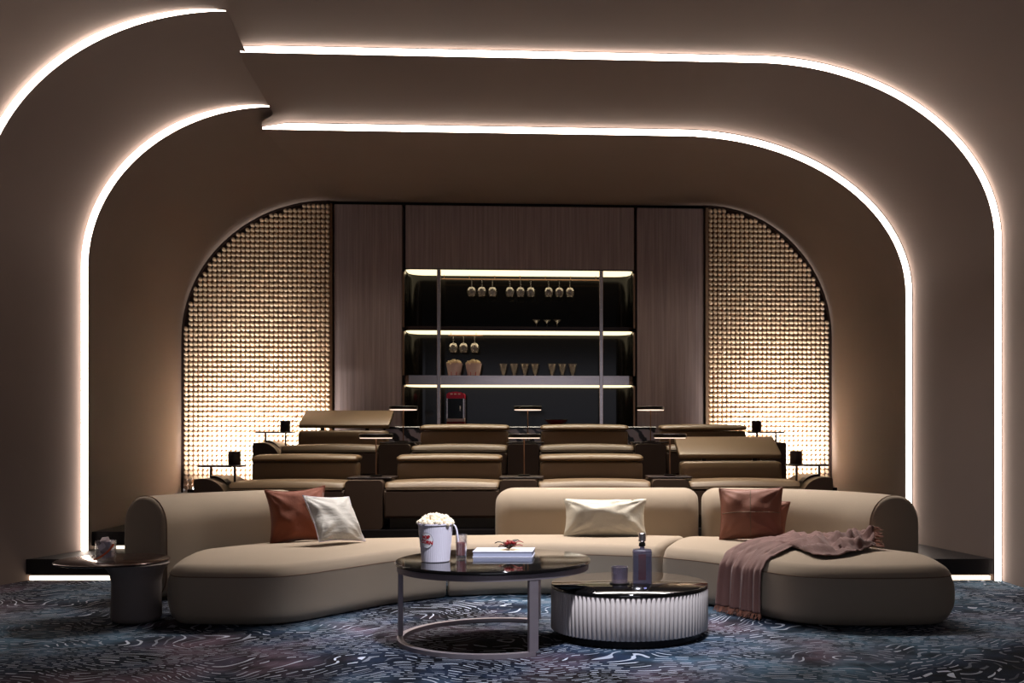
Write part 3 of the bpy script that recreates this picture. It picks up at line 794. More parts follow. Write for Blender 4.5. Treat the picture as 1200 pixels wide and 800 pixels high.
# ------------------------------------------------------------------ cushions
def cushion(name, label, cat, mt, w_, h_, th, loc, rot, seed, wr=0.012, pinch=0.10, piping=None, sag=0.0, cross=False):
    rnd = random.Random(seed); N_ = 36
    t = thing(name, label, cat, loc); t.rotation_euler = rot
    bm = BM(); off = Vector((seed*3.1, seed*1.7, 0))
    def P(i, j, s):
        u, v = -1+2*i/N_, -1+2*j/N_
        x = u*w_/2*(1-pinch*(1-v*v)*abs(u)**2*1.0*(1)) ; z = v*h_/2*(1-pinch*(1-u*u)*abs(v)**2)
        e = max(0, (1-u*u))**0.55*max(0, (1-v*v))**0.55
        d = th/2*e
        k = noise.noise(Vector((x*9, z*9, s*2))+off)*wr*min(1, e*3)
        # creases running in from the corners
        cr = 0
        for cu in (-1, 1):
            for cv in (-1, 1):
                du, dv = u-cu, v-cv; dist = math.hypot(du, dv); an = math.atan2(dv, du)
                cr += sin(an*13+cu*2+cv)*math.exp(-dist*2.0)*min(1, dist*3)
        y = s*(d + k + cr*wr*0.55*min(1, e*4))
        z2 = z - sag*(1-v)*0.5*(1-u*u)*h_*0.3
        return Vector((x, y, z2))
    G = {}
    for s in (-1, 1):
        for i in range(N_+1):
            for j in range(N_+1):
                edge = i in (0, N_) or j in (0, N_)
                if edge and (i, j, 0) in G: continue
                G[(i, j, 0 if edge else s)] = bm.verts.new(P(i, j, s) if not edge else Vector((P(i, j, 1).x, 0, P(i, j, 1).z)))
        g = lambda i, j: G[(i, j, 0)] if (i in (0, N_) or j in (0, N_)) else G[(i, j, s)]
        for i in range(N_):
            for j in range(N_):
                bm.faces.new((g(i, j), g(i+1, j), g(i+1, j+1), g(i, j+1)))
    o = obj('cushion_body', bm, mt, t, angle=75)
    if piping:
        pts = []
        for i in range(N_): pts.append((i, 0))
        for j in range(N_): pts.append((N_, j))
        for i in range(N_): pts.append((N_-i, N_))
        for j in range(N_): pts.append((0, N_-j))
        bm = BM(); tube(bm, [Vector((P(i, j, 1).x, 0, P(i, j, 1).z)) for i, j in pts], 0.004, 5, True); obj('piping', bm, piping, t)
    if cross:
        for ln in ([(N_//2, j) for j in range(1, N_)], [(i, N_//2) for i in range(1, N_)]):
            bm = BM(); tube(bm, [P(i, j, -1)+Vector((0, 0.0005, 0)) for i, j in ln], 0.0028, 5); obj('seam', bm, M['sofa_line'], t)
    return t
cushion('cushion', 'rust brown cushion leaning on the left sofa section, half hidden by the silver one', 'cushion', M['rust'], 0.43, 0.42, 0.17,
        at(349, 604, 7.42) , (R(-17), R(-3), R(22)), 1, 0.02, 0.14, M['rust'])
cushion('cushion', 'silver grey satin cushion leaning on the rust brown one', 'cushion', M['grey_pillow'], 0.40, 0.37, 0.13,
        at(392, 607.5, 7.17), (R(-34), R(4), R(50)), 2, 0.02, 0.08, M['white'])
cushion('cushion', 'wide ivory satin cushion on the middle sofa section', 'cushion', M['ivory_pillow'], 0.63, 0.30, 0.17,
        at(709, 606.5, 7.72), (R(-20), 0, R(-3)), 3, 0.026, 0.07, None, 0.0)
cushion('cushion', 'clay brown leather cushion with a cross seam on the right sofa section', 'cushion', M['clay'], 0.46, 0.385, 0.15,
        at(880, 602, 7.42), (R(-16), R(-1.5), R(-14)), 4, 0.014, 0.07, M['clay'], cross=True)
cushion('cushion', 'second clay cushion tucked behind the first, only its right corner showing', 'cushion', M['clay'], 0.40, 0.34, 0.09,
        at(891, 610, 7.62), (R(-14), R(6), R(-20)), 5, 0.012, 0.08, M['clay'])

# ------------------------------------------------------------------ throw blanket
def bvh_of(*objs):
    V, F = [], []
    for o in objs:
        b = len(V); m = o.matrix_world if o.parent is None else Matrix.Translation(o.parent.location)
        V += [m @ v.co for v in o.data.vertices]; F += [[b+i for i in p.vertices] for p in o.data.polygons]
    return BVHTree.FromPolygons(V, F)
tree = bvh_of(right_seat, mid_seat)
NU, NVV = 40, 96
hang = 0.40
Lft = [at(846,508,6.60), at(845,508,6.62), at(850,508,6.74), at(864,508,6.92), at(884,508,7.22), at(910,508,7.42), at(950,508,7.30), at(992,508,7.12), at(1022,508,6.95)]
Rgt = [at(897,508,6.27), at(901,508,6.29), at(906,508,6.44), at(920,508,6.62), at(930,508,6.78), at(940,508,6.68), at(957,508,6.38), at(990,508,6.42), at(1026,508,6.72)]
Lh = [Vector((p.x, p.y)) for p in Lft]; Rh = [Vector((p.x, p.y)) for p in Rgt]
LL, RR = catmull(Lh[2:], 70), catmull(Rh[2:], 70)
tb = empty('throw_blanket', (at(890,508,6.8).x, at(890,508,6.8).y, 0.38))
tag(tb, 'mauve fringed throw spilling over the front of the right sofa section', 'throw blanket')
bm = BM(); grid = []
outd = (Rh[2]-Lh[2]).normalized(); outd = Vector((outd.y, -outd.x)); 
if outd.y > 0: outd = -outd
fringe_base = []
def foldf(u, v):
    uu = u + 0.035*noise.noise(Vector((u*4, v*0.6, 7))) + 0.02*sin(v*2.2)*u
    a = 0.5+0.5*sin(5.2*uu*2*pi + 2.2*sin(uu*6)); b = abs(noise.noise(Vector((uu*15, v*0.35, 2.0))))
    return (a**0.7)*0.75 + b*0.9
hangN = 26
for j in range(NVV):
    row = []
    for i in range(NU+1):
        u = i/NU
        if j < hangN:
            t_ = j/(hangN-1)        # 0 floor .. 1 at the edge
            base = LL[0].lerp(RR[0], u)
            z = 0.045 + (0.335-0.045)*t_
            f = foldf(u, 0)
            spread = (1-t_)*0.05
            c = (LL[0]+RR[0])/2
            p = base + (base-c)*spread*1.6
            h = tree.ray_cast(Vector((p.x, p.y, max(z,0.12))) + Vector((outd.x, outd.y, 0))*0.6, Vector((-outd.x, -outd.y, 0)))
            if h[0] is not None: p = Vector((h[0].x, h[0].y))
            offs = 0.014 + f*0.044*(1.05-0.45*t_) + (1-t_)*0.01
            p = p + outd*offs
            row.append(Vector((p.x, p.y, z)))
        else:
            k = (j-hangN+1)/(NVV-hangN)*69; a = min(int(k), 68); fr = k-a
            p = LL[a].lerp(LL[a+1], fr).lerp(RR[a].lerp(RR[a+1], fr), u)
            h = tree.ray_cast(Vector((p.x, p.y, 1.0)), Vector((0,0,-1)))
            z = h[0].z if h[0] is not None and h[0].z > 0.2 else 0.36
            v = k/69; late = smooth(0.35, 0.7, v)
            f = foldf(u, v*3)*(1-late*0.3)
            cr = max(0, noise.noise(Vector((p.x*9, p.y*9, 3.3)))*1.1 + 0.35)*late + abs(noise.noise(Vector((p.x*22, p.y*22, 1))))*0.6*late
            edge = min(1, min(u, 1-u)*6)
            row.append(Vector((p.x, p.y, z + 0.010 + f*0.034*(0.4+0.6*edge) + cr*0.085*(0.3+0.7*edge))))
    grid.append(row)
# soften the bend between the hanging part and the top
for it in range(3):
    for j in range(hangN-3, hangN+5):
        for i in range(NU+1):
            grid[j][i] = (grid[j-1][i]+grid[j][i]*2+grid[j+1][i])/4
for j in range(hangN-5, hangN+6):
    for i in range(NU+1):
        g = grid[j][i]; hh = tree.find_nearest(g)
        if hh[0] is not None:
            d = g - hh[0]
            if d.dot(hh[1]) < 0.012: grid[j][i] = hh[0] + hh[1]*0.016
tl = tb.location
vv = [[bm.verts.new(p - tl) for p in row] for row in grid]
for j in range(NVV-1):
    for i in range(NU): bm.faces.new((vv[j][i], vv[j][i+1], vv[j+1][i+1], vv[j+1][i]))
cl = obj('cloth', bm, M['throw'], tb, angle=85)
md = cl.modifiers.new('thick', 'SOLIDIFY'); md.thickness = 0.006; md.offset = 1
bm = BM(); rnd = random.Random(3)
for j, rng in ((0, 110), (NVV-1, 60)):
    for k in range(rng):
        u = k/(rng-1)*NU; a = min(int(u), NU-1); p = grid[j][a].lerp(grid[j][a+1], u-a)
        q = p + (Vector((outd.x, outd.y, 0))*rnd.uniform(0.01,0.04) + Vector((rnd.uniform(-.02,.02), 0, -0.034)) if j == 0 else Vector((rnd.uniform(0.02,0.06), rnd.uniform(-0.04,0.0), rnd.uniform(-0.012,0.002))))
        mid = p.lerp(q, 0.5) + Vector((rnd.uniform(-.006,.006), 0, 0.0))
        tube(bm, [p-tl, mid-tl, q-tl], [0.003, 0.0025, 0.0018], 4)
tag(obj('fringe', bm, M['fringe'], tb), kind='stuff')

# ------------------------------------------------------------------ side table at the sofa's left end
st = thing('side_table', 'small round bronze-topped side table with flared grey pedestal at the far left', 'table', tuple(at(160,508,6.33).xy)+(0,))
M['ped'] = mat('grey_pedestal', sR(128, 118, 114), 0.8, var=0.05)
bm = BM(); prof = [(0.10,0.0),(0.135,0.012),(0.148,0.04),(0.143,0.15),(0.143,0.25),(0.155,0.31),(0.185,0.35),(0.19,0.36)]
lathe(bm, prof, 40); obj('pedestal', bm, M['ped'], st, angle=60)
pc = plan(132, 6.38)-Vector(st.location.xy)
bm = BM(); lathe(bm, [(0.31,0.361),(0.33,0.366),(0.333,0.373),(0.326,0.378),(0.0,0.376)], 56, (pc.x, pc.y, 0)); 
M['bronze_top'] = mat('dark_bronze_top', sR(60, 40, 34), 0.16, 0.6, var=0.15, scale=4)
obj('tabletop', bm, M['bronze_top'], st, angle=50)
# ice-filled glass with a copper handle on the side table
ig = thing('ice_glass', 'clear glass full of ice with a curved copper strap on the side table', 'glass', tuple(at(124,508,6.3).xy)+(0.378,))
bm = BM(); lathe(bm, [(0,0.001),(0.048,0.0),(0.058,0.02),(0.060,0.125),(0.056,0.125),(0.053,0.022),(0,0.014)], 28, cap=False); obj('glass_wall', bm, M['glass'], ig)
M['ice'] = mat('ice', sR(198, 182, 190), 0.3, var=0.15, scale=30, trans=0.3)
for k in range(5):
    bm = BM(); s_ = 0.021; a = k*2.1; box(bm, -s_, s_, -s_, s_, -s_, s_, 0.004)
    bmesh.ops.rotate(bm, verts=bm.verts, matrix=Matrix.Rotation(a, 3, 'X') @ Matrix.Rotation(a*1.7, 3, 'Z'))
    bmesh.ops.translate(bm, verts=bm.verts, vec=(0.022*cos(a), 0.022*sin(a), 0.045+0.018*k)); obj('ice_cube', bm, M['ice'], ig, smooth=False)
bm = BM(); tube(bm, [(0.064*cos(R(a)), 0.064*sin(R(a)), 0.012+0.10*((a+165)/145)**2.2) for a in range(-165, -15, 10)], 0.006, 8); obj('copper_strap', bm, M['orange'], ig)

# ------------------------------------------------------------------ tall open coffee table (dark glass top, C-shaped steel frame)
c1 = plan(578.5, 5.80); T1 = thing('coffee_table', 'taller round coffee table with black glass top and open metal frame', 'table', (c1.x, c1.y, 0))
bm = BM(); lathe(bm, [(0.53,0.430),(0.548,0.433),(0.549,0.445),(0.545,0.45),(0,0.45)], 96); obj('glass_top', bm, M['black_glass'], T1, angle=50)
bm = BM(); lathe(bm, [(0.505,0.398),(0.538,0.398),(0.538,0.4295),(0.505,0.4295),(0.505,0.398)], 96, cap=False); obj('top_ring', bm, M['gun'], T1, angle=30)
def arc_bar(bm, r, a0, a1, w_, z0, z1, n=64):
    rows = []
    for k in range(n+1):
        a = R(a0+(a1-a0)*k/n)
        rows.append([bm.verts.new((q*cos(a), q*sin(a), z)) for q, z in ((r-w_,z0),(r,z0),(r,z1),(r-w_,z1))])
    for A, B in zip(rows, rows[1:]):
        for k in range(4): bm.faces.new((A[k], A[(k+1)%4], B[(k+1)%4], B[k]))
    bm.faces.new(rows[0]); bm.faces.new(rows[-1])
bm = BM(); arc_bar(bm, 0.538, 62, 297, 0.034, 0.0, 0.024); obj('base_ring', bm, M['gun'], T1, angle=30)
for a, wd in ((62, 0.03), (180, 0.018), (296, 0.052)):
    bm = BM(); box(bm, -wd/2, wd/2, -0.014, 0.014, 0.024, 0.398, 0.002, 1)
    bmesh.ops.rotate(bm, verts=bm.verts, matrix=Matrix.Rotation(R(a-270), 3, 'Z'))
    bmesh.ops.translate(bm, verts=bm.verts, vec=(0.522*cos(R(a)), 0.522*sin(R(a)), 0)); obj('leg', bm, M['gun'], T1, smooth=False)
# ------------------------------------------------------------------ low fluted drum table
c2 = plan(737.5, 5.93); T2 = thing('drum_table', 'lower round drum table with white fluted side and dark glass top', 'table', (c2.x, c2.y, 0))
bm = BM(); lathe(bm, [(0.40,0.0),(0.415,0.004),(0.415,0.046),(0.0,0.046)], 64); obj('plinth', bm, M['black'], T2, angle=50)
nfl = 100; m_ = nfl*8; bm = BM(); rows = []
for z in (0.046, 0.05, 0.272, 0.277):
    row = []
    for k in range(m_):
        ph = (k % 8)/8.0; prof_ = sin(pi*ph)**0.6
        r_ = 0.438 + 0.016*prof_ - (0.004 if z in (0.046, 0.277) else 0)
        row.append(bm.verts.new((r_*cos(2*pi*k/m_), r_*sin(2*pi*k/m_), z)))
    rows.append(row)
for A, B in zip(rows, rows[1:]):
    for k in range(m_): bm.faces.new((A[k], A[(k+1)%m_], B[(k+1)%m_], B[k]))
bm.faces.new(rows[0]); bm.faces.new(rows[-1]); obj('fluted_drum', bm, M['drum'], T2, angle=50)
bm = BM(); lathe(bm, [(0.44,0.2775),(0.452,0.279),(0.453,0.296),(0.449,0.300),(0,0.300)], 96); obj('glass_top', bm, M['black_glass'], T2, angle=50)

# ------------------------------------------------------------------ things on the tables
ZT1, ZT2 = 0.4505, 0.3005
pb = plan(510.5, 5.70)
PB = thing('popcorn_bucket', 'large white ribbed popcorn bucket with a red oval emblem on the glass coffee table', 'popcorn bucket', (pb.x, pb.y, ZT1))
n = 120; bm = BM(); H = 0.21; rb, rt = 0.077, 0.095
def rib(r, k): return r*(1+0.012*(0.5+0.5*cos(k*pi)))
rings = []
for r, z in ((rb-0.004,0.0),(rb,0.004),(rt,H-0.004),(rt+0.004,H-0.004),(rt+0.004,H+0.004),(rt-0.003,H+0.004),(rb-0.004,0.01)):
    rings.append([bm.verts.new((rib(r, k)*cos(2*pi*k/n), rib(r, k)*sin(2*pi*k/n), z)) for k in range(n)])
for A, B in zip(rings, rings[1:]):
    for k in range(n): bm.faces.new((A[k], A[(k+1)%n], B[(k+1)%n], B[k]))
bm.faces.new(rings[0]); bm.faces.new(rings[-1]); obj('bucket', bm, M['white'], PB, angle=15)
bm = BM(); popcorn_mesh(bm, rt*0.95, 0.042, 170, 0.024); bmesh.ops.translate(bm, verts=bm.verts, vec=(0,0,H)); tag(obj('popcorn', bm, M['popcorn'], PB), kind='stuff')
bm = BM(); tube(bm, [(0.094,-0.01,H-0.005),(0.108,-0.012,H-0.012),(0.118,-0.014,H-0.035),(0.124,-0.015,H-0.075),(0.127,-0.015,H-0.10)], 0.005, 8); obj('bail_handle', bm, M['white'], PB)
def on_cone(x, z, off, a0=-118):
    """wrap flat emblem coordinates round the bucket"""
    r = rb + (rt-rb)*z/H + off; a = R(a0) + x/0.086; return Vector((r*cos(a), r*sin(a), z))
zc0 = 0.125
bm = BM(); n = 40
ell = [bm.verts.new(on_cone(0.036*cos(2*pi*k/n), zc0+0.042*sin(2*pi*k/n), 0.0022)) for k in range(n)]
bm.faces.new(ell); bmesh.ops.triangulate(bm, faces=bm.faces); obj('emblem_ground', bm, mat('emblem_white', sR(250,246,250), 0.5, var=0), PB, smooth=False)
bm = BM(); tube(bm, [on_cone(0.037*cos(2*pi*k/n), zc0+0.043*sin(2*pi*k/n), 0.002) for k in range(n)], 0.0009, 4, True); obj('emblem_ring', bm, M['grey_print'], PB)
def text_mesh(body, size, fn, name, mt, parent, bold=0.0, tilt=0):
    cu = bpy.data.curves.new(name, 'FONT'); cu.body = body; cu.size = size; cu.align_x = 'CENTER'; cu.align_y = 'CENTER'; cu.offset = bold; cu.resolution_u = 3
    to = bpy.data.objects.new(name, cu); C.objects.link(to)
    bpy.context.view_layer.update(); me = bpy.data.meshes.new_from_object(to.evaluated_get(bpy.context.evaluated_depsgraph_get()))
    bpy.data.objects.remove(to); bmm = BM(); bmm.from_mesh(me); bmesh.ops.subdivide_edges(bmm, edges=bmm.edges, cuts=1)
    for v in bmm.verts:
        x, y = v.co.x*cos(tilt)-v.co.y*sin(tilt), v.co.x*sin(tilt)+v.co.y*cos(tilt); v.co = fn(x, y)
    return obj(name, bmm, mt, parent, smooth=False)
text_mesh('POP', 0.026, lambda x, y: on_cone(x-0.002, zc0+0.015+y, 0.0032), 'emblem_lettering', M['red'], PB, 0.0016, 0.08)
text_mesh('CORN', 0.025, lambda x, y: on_cone(x+0.001, zc0-0.011+y, 0.0032), 'emblem_lettering', M['red'], PB, 0.0016, -0.12)
# glass of red drink
gp = plan(540.5, 5.86); G1 = thing('drink_glass', 'slim highball glass with a reddish drink beside the big popcorn bucket', 'glass', (gp.x, gp.y, ZT1))
bm = BM(); lathe(bm, [(0,0.0),(0.030,0.0),(0.034,0.135),(0.0315,0.135),(0.0275,0.014),(0,0.014)], 32, cap=False); obj('glass_wall', bm, M['glass'], G1)
bm = BM(); lathe(bm, [(0,0.016),(0.0265,0.016),(0.0295,0.088),(0,0.088)], 32, cap=False); obj('drink', bm, M['drink'], G1)
# book with floral ornament
bp_ = plan(591, 5.98)
bk = thing('book', 'large white book lying flat on the glass coffee table', 'book', (bp_.x, bp_.y, ZT1), -TH)
M['paper'] = mat('white_cover', sR(214, 214, 228), 0.45, var=0.03); M['pages'] = mat('book_pages', sR(168, 172, 196), 0.8, var=0.05, stretch=(1,1,60))
bm = BM(); box(bm, -0.173, 0.173, -0.105, 0.105, 0.0, 0.004, 0.001, 1); obj('back_cover', bm, M['paper'], bk, smooth=False)
bm = BM(); box(bm, -0.169, 0.169, -0.102, 0.102, 0.004, 0.030); obj('pages', bm, M['pages'], bk, smooth=False)
bm = BM(); box(bm, -0.173, 0.173, -0.105, 0.105, 0.030, 0.034, 0.001, 1); obj('front_cover', bm, M['paper'], bk, smooth=False)
bm = BM(); box(bm, -0.06, 0.105, -0.09, 0.06, 0.0341, 0.0347); obj('cover_picture', bm, M['popcorn'], bk, smooth=False)
fo = thing('flower_ornament', 'sprig of red berries and dark leaves lying on the white book', 'decoration', (bp_.x+0.03, bp_.y-0.02, ZT1+0.036))
rnd = random.Random(5)
for k in range(11):
    a = 2*pi*k/11+rnd.uniform(-.2,.2); L_ = rnd.uniform(0.06, 0.088); up = rnd.uniform(0.015, 0.05); bm = BM()
    d = Vector((cos(a), sin(a), 0)); sd = Vector((-sin(a), cos(a), 0)); prev = None; rows = []
    for q in range(6):
        f_ = q/5; c = d*L_*f_ + Vector((0,0,0.004+up*sin(f_*2.2))); ww = 0.011*sin(pi*min(0.98, f_*0.9+0.08))
        rows.append([bm.verts.new(c-sd*ww), bm.verts.new(c+Vector((0,0,0.004))), bm.verts.new(c+sd*ww)])
    for A, B in zip(rows, rows[1:]):
        for i in range(2): bm.faces.new((A[i], A[i+1], B[i+1], B[i]))
    lf = obj('leaf', bm, M['leaf'] if k % 5 else M['berry'], fo); lf.modifiers.new('t','SOLIDIFY').thickness = 0.0015
for k in range(9):
    a = k*2.4; q = 0.036*math.sqrt(k/9); bm = BM(); bmesh.ops.create_icosphere(bm, subdivisions=2, radius=0.0105)
    bmesh.ops.translate(bm, verts=bm.verts, vec=(q*cos(a), q*sin(a), 0.046-0.4*q+0.004*(k%2))); obj('berry', bm, M['berry'] if k % 4 else M['fringe'], fo)
# decanter
dp = plan(752.5, 5.90); DC = thing('decanter', 'square cut crystal decanter with amber liqueur and silver stopper on the drum table', 'decanter', (dp.x, dp.y, ZT2), -TH)
def sq(bm, secs, cap=True):
    rows = [[bm.verts.new((x, y, z)) for x, y in rrect(2*a, 2*b, min(a, b)*0.25, 4)] for a, b, z in secs]
    m = len(rows[0])
    for A, B in zip(rows, rows[1:]):
        for k in range(m): bm.faces.new((A[k], A[(k+1)%m], B[(k+1)%m], B[k]))
    if cap: bm.faces.new(rows[0]); bm.faces.new(rows[-1])
bm = BM(); sq(bm, [(0.054,0.04,0.0),(0.056,0.042,0.006)] + [(0.056-0.0015*(k%2), 0.042-0.0015*(k%2), 0.006+0.0058*k) for k in range(1, 31)] + [(0.056,0.042,0.186),(0.05,0.036,0.194),(0.014,0.014,0.198),(0.014,0.014,0.212)]); obj('bottle', bm, M['crystal'], DC, angle=20)
bm = BM(); sq(bm, [(0.022,0.02,0.02),(0.022,0.02,0.165)]); obj('liqueur', bm, M['cola'], DC)
for s_ in (-1, 1):
    bm = BM(); box(bm, s_*0.052-0.002, s_*0.052+0.002, -0.043, -0.041, 0.01, 0.185); obj('cut_edge', bm, M['steel'], DC, smooth=False)
bm = BM(); lathe(bm, [(0.018,0.212),(0.020,0.216),(0.018,0.232),(0.012,0.234),(0.012,0.240)], 24); obj('collar', bm, M['black'], DC)
bm = BM(); lathe(bm, [(0.019,0.240),(0.0215,0.243),(0.0215,0.285),(0.019,0.288)], 10); obj('stopper', bm, M['steel'], DC, angle=20)
tp = plan(726, 5.86); TG = thing('whisky_tumbler', 'smoky whisky tumbler on a black coaster left of the decanter', 'glass', (tp.x, tp.y, ZT2))
M['smoky'] = glassmat('smoky_glass', (0.66,0.62,0.72,1), 0.7, 0.08, (0.5,0.45,0.55,1), 0.05)
bm = BM(); lathe(bm, [(0,0.010),(0.046,0.010),(0.049,0.10),(0.046,0.10),(0.043,0.03),(0,0.028)], 32, cap=False); obj('glass_wall', bm, M['smoky'], TG)
bm = BM(); lathe(bm, [(0.055,0.0),(0.058,0.003),(0.056,0.009),(0,0.009)], 32); obj('coaster', bm, M['black'], TG)

# ------------------------------------------------------------------ recliners
def slab(bm, secs, r=0.03, nc=5):
    """body lofted through sections (halfwidth, y0, y1, z): rounded rectangles in plan"""
    rows = []
    for hw_, y0, y1, z in secs:
        rr = min(r, hw_*0.9, (y1-y0)*0.49)
        rows.append([bm.verts.new((x, y+(y0+y1)/2, z)) for x, y in rrect(2*hw_, y1-y0, rr, nc)])
    m = len(rows[0])
    for A, B in zip(rows, rows[1:]):
        for k in range(m): bm.faces.new((A[k], A[(k+1)%m], B[(k+1)%m], B[k]))
    bm.faces.new(rows[0]); bm.faces.new(rows[-1])
def cushion_roll(bm, x0, x1, prof, bulge=0.012, n=20, er=0.04):
    """profile (y, z) loop swept across x with softened ends and a slight crown"""
    cy_ = sum(p[0] for p in prof)/len(prof); cz_ = sum(p[1] for p in prof)/len(prof); rows = []
    tot = x1-x0; xs = [er*(1-cos(pi/2*k/5)) for k in range(6)] + [er+(tot-2*er)*k/n for k in range(1, n)] + [tot-er*(1-sin(pi/2*k/5)) for k in range(6)]
    for s in xs:
        q = 1.0
        if s < er: q = math.sqrt(max(0, 1-(1-s/er)**2))
        if tot-s < er: q = math.sqrt(max(0, 1-(1-(tot-s)/er)**2))
        u = 2*s/tot-1; c = bulge*(1-u*u)
        rows.append([])
        for y, z in prof:
            dy, dz = y-cy_, z-cz_; L_ = math.hypot(dy, dz); sh = max(0, 1-er*0.8*(1-q)/max(L_, 1e-4))
            rows[-1].append(bm.verts.new((x0+s, cy_+dy*sh, cz_+dz*sh + (c if dz > 0 else 0))))
    m = len(prof)
    for A, B in zip(rows, rows[1:]):
        for k in range(m): bm.faces.new((A[k], A[(k+1)%m], B[(k+1)%m], B[k]))
    bm.faces.new(rows[0]); bm.faces.new(rows[-1])
def thick_line(p, q, t, n=5, steps=4):
    """closed rounded profile round the segment p-q with thickness t"""
    p, q = Vector(p), Vector(q); d = (q-p).normalized(); a0 = math.atan2(d.y, d.x); out = []
    for k in range(n+1):
        a = a0-pi/2+pi*k/n; out.append((q.x+t/2*cos(a), q.y+t/2*sin(a)))
    for k in range(n+1):
        a = a0+pi/2+pi*k/n; out.append((p.x+t/2*cos(a), p.y+t/2*sin(a)))
    return out
def recliner(arm=0, head=False):
    t = empty('recliner', (0,0,0)); hw_ = 0.505
    bm = BM(); box(bm, -0.46, 0.46, 0.07, 0.80, 0, 0.095); obj('plinth', bm, M['black'], t, smooth=False)
    bm = BM(); cushion_roll(bm, -hw_, hw_, [(0.0,0.12),(0.03,0.095),(0.72,0.095),(0.75,0.12),(0.75,0.33),(0.72,0.346),(0.03,0.346),(0.004,0.33)], 0.0, 4, 0.02); obj('footrest', bm, M['leather_dark'], t, angle=50)
    bm = BM(); tube(bm, [(-hw_+0.02, 0.008, 0.352), (hw_-0.02, 0.008, 0.352)], 0.006, 6); obj('seam', bm, M['leather'], t)
    bm = BM(); cushion_roll(bm, -hw_+0.004, hw_-0.004, [(0.012,0.366),(0.03,0.356),(0.66,0.352),(0.68,0.375),(0.66,0.405),(0.36,0.418),(0.10,0.412),(0.035,0.398)], 0.014); obj('seat_cushion', bm, M['leather'], t, angle=60)
    bm = BM(); cushion_roll(bm, -hw_+0.015, hw_-0.015, [(0.70,0.39),(0.72,0.36),(0.88,0.36),(0.90,0.56),(0.88,0.575),(0.72,0.57),(0.702,0.55)], 0.004, 20, 0.045); obj('back_cushion', bm, M['leather'], t, angle=60)
    if head:
        bm = BM(); cushion_roll(bm, -hw_+0.005, hw_-0.005, thick_line((0.80,0.625), (1.16,0.785), 0.05), 0.0, 16, 0.02); obj('headrest', bm, M['leather'], t, angle=60)
        for sx in (-0.25, 0.25):
            bm = BM(); box(bm, sx-0.02, sx+0.02, 0.84, 0.87, 0.56, 0.64); obj('headrest_hinge', bm, M['black'], t, smooth=False)
    else:
        bm = BM(); cushion_roll(bm, -hw_+0.008, hw_-0.008, [(0.685,0.600),(0.70,0.580),(0.92,0.578),(0.96,0.60),(0.95,0.625),(0.88,0.640),(0.78,0.634),(0.70,0.622)], 0.010, 20, 0.05); obj('headrest', bm, M['leather'], t, angle=60)
    if arm:
        s = arm
        prof = [(0.51,0.0),(0.51,0.24)] + [(0.51+0.20*(1-cos(R(a))), 0.26+0.19*sin(R(a))) for a in range(0, 91, 10)] + [(0.78,0.445),(0.785,0.43),(0.785,0.0)]
        bm = BM(); prism(bm, [(s*x, z) for x, z in prof], 0.012, 0.80, axis='y'); obj('armrest', bm, M['leather'], t, angle=40)
        bm = BM(); prism(bm, [(s*x, z) for x, z in prof], 0.0, 0.012, 0, axis='y'); obj('arm_front', bm, M['leather_dark'], t, smooth=False)
        bm = BM(); prism(bm, [(s*(0.55+0.2*(1-cos(R(a)))*0.8), 0.345+0.125*sin(R(a))) for a in range(0, 91, 15)] + [(s*0.715, 0.44), (s*0.6, 0.34)], 0.20, 0.34, axis='y'); obj('cup_recess', bm, M['brown_dark'], t, smooth=False)
        tr = None
        bm = BM(); prism(bm, rrect(0.38, 0.24, 0.05, 6, s*0.615, 0.24), 0.545, 0.56, 0.003, 1); tr = obj('swivel_tray', bm, M['brown_dark'], t, smooth=False)
        for dx in (-0.10, 0.11):
            bm = BM(); x_ = s*0.615+dx
            zt_ = 0.545; k = (abs(x_)-0.51)/0.20
            zb_ = 0.44 if abs(x_) > 0.70 else (0.40 if abs(x_) > 0.56 else 0.34)
            cyl(bm, (x_, 0.24, zb_), (x_, 0.24, zt_), 0.010, 10); obj('tray_post', bm, M['brown_dark'], tr)
    return t
XC = -0.25; SP = 1.35
plain = recliner(0, False); headup = recliner(0, True)
rows_ = [(9.06, 0.32, 'front'), (10.84, 0.62, 'back')]
chairs = {}
def setc(o, ri, k, lab):
    y, z, nm = rows_[ri]; o.location = (XC + (k-1.5)*SP, y, z)
    tag(o, lab, 'recliner', '%s row recliners' % nm)
setc(plain, 0, 1, 'tan leather recliner in the front row, second from left, headrest folded down')
setc(copy_tree(plain), 0, 2, 'tan leather recliner in the front row, third from left, headrest folded down')
setc(copy_tree(plain), 1, 1, 'tan leather recliner in the back row left of the centre lamp')
setc(copy_tree(plain), 1, 2, 'tan leather recliner in the back row right of the centre lamp')
for c_ in kids(headup): bpy.data.objects.remove(c_)
bpy.data.objects.remove(headup)
setc(recliner(-1, False), 0, 0, 'leftmost front row recliner with folded headrest, armrest and swivel tray')
setc(recliner(1, True), 0, 3, 'rightmost front row recliner with its headrest raised')
setc(recliner(-1, True), 1, 0, 'leftmost back row recliner with its pale headrest raised')
setc(recliner(1, False), 1, 3, 'rightmost back row recliner, mostly hidden behind the raised headrest')
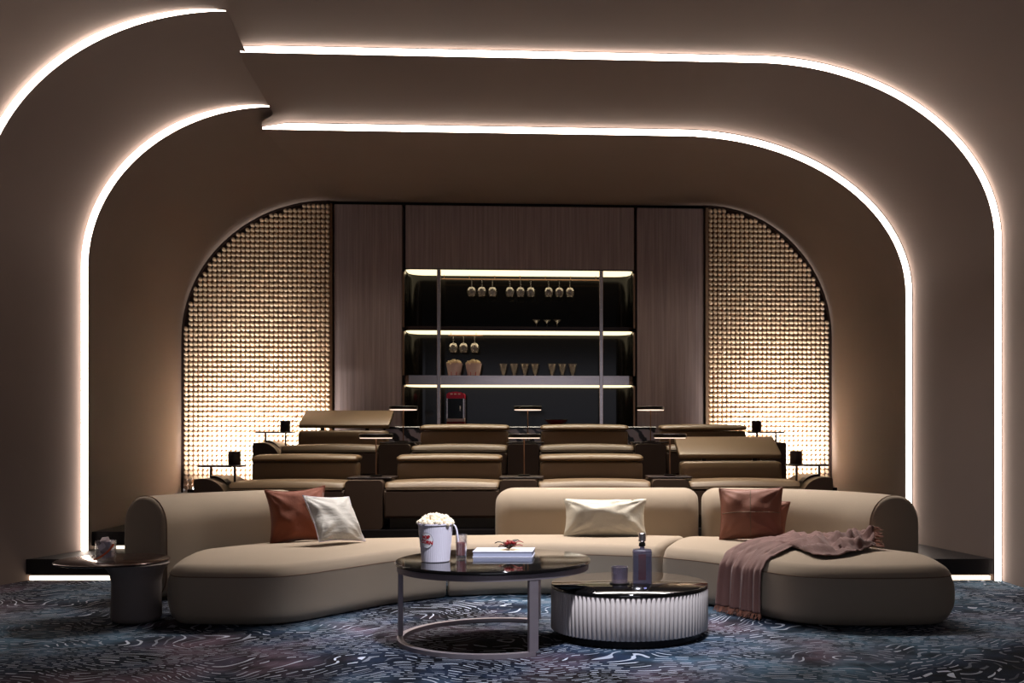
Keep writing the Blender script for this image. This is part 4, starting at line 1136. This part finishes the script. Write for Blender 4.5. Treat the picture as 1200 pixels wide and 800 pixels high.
# consoles between the seats, each with a slim disc lamp
def console():
    t = empty('seat_console', (0,0,0))
    bm = BM(); prism(bm, rrect(0.325, 0.43, 0.035, 6, 0, 0.215), 0.0, 0.74, 0.0, axis='y'); obj('body', bm, M['leather_dark'], t, angle=40)
    bm = BM(); prism(bm, rrect(0.40, 0.40, 0.02, 4, 0.02, 0.36), 0.434, 0.450, 0.003, 1); obj('tray_top', bm, M['brown_dark'], t, smooth=False)
    return t
def disc_lamp():
    t = empty('disc_lamp', (0,0,0))
    bm = BM(); lathe(bm, [(0.055,0.0),(0.058,0.004),(0.055,0.012),(0.008,0.014)], 24); obj('base', bm, M['black'], t)
    bm = BM(); cyl(bm, (0,0,0.012), (0,0,0.352), 0.0065, 10); obj('pole', bm, M['bronze'], t)
    bm = BM(); lathe(bm, [(0.13,0.352),(0.150,0.354),(0.155,0.362),(0.153,0.385),(0.145,0.39),(0,0.391)], 40); obj('shade', bm, M['black'], t, angle=50)
    bm = BM(); lathe(bm, [(0.0,0.345),(0.142,0.345),(0.148,0.3515),(0,0.3515)], 40, cap=False); obj('diffuser', bm, M['lampglow'], t, angle=50)
    return t
c0, l0 = console(), disc_lamp(); firstc = True
where = ['left', 'centre', 'right']
for ri, (y, z, nm) in enumerate(rows_):
    for k in range(3):
        a = c0 if firstc else copy_tree(c0); b = l0 if firstc else copy_tree(l0); firstc = False
        a.location = (XC+(k-1)*SP, y, z); b.location = (XC+(k-1)*SP+0.04, y+0.40, z+0.451)
        tag(a, 'dark leather console in the %s row, %s of three' % (nm, where[k]), 'console', '%s row consoles' % nm)
        tag(b, 'slim black disc lamp on the %s console of the %s row' % (where[k], nm), 'lamp', '%s row lamps' % nm)
def cup():
    t = empty('cup', (0,0,0)); bm = BM()
    lathe(bm, [(0,0),(0.050,0),(0.054,0.006),(0.054,0.118),(0.050,0.118),(0.048,0.012),(0,0.012)], 24, cap=False); obj('cup_body', bm, M['brown_dark'], t)
    bm = BM(); tube(bm, [(0.0525*cos(a*pi/12), 0.0525*sin(a*pi/12), 0.118) for a in range(24)], 0.003, 6, True); obj('rim', bm, M['black'], t)
    return t
cu = cup(); first_ = True
for ri, (y, z, nm) in enumerate(rows_):
    for s, sd in ((-1, 'left'), (1, 'right')):
        o = cu if first_ else copy_tree(cu); first_ = False
        o.location = (XC + s*1.5*SP + s*0.615 + (0.105 if s < 0 else -0.105), y+0.24, z+0.5605)
        tag(o, 'dark cup on the swivel tray at the %s end of the %s row' % (sd, nm), 'cup', 'cups on the end trays')
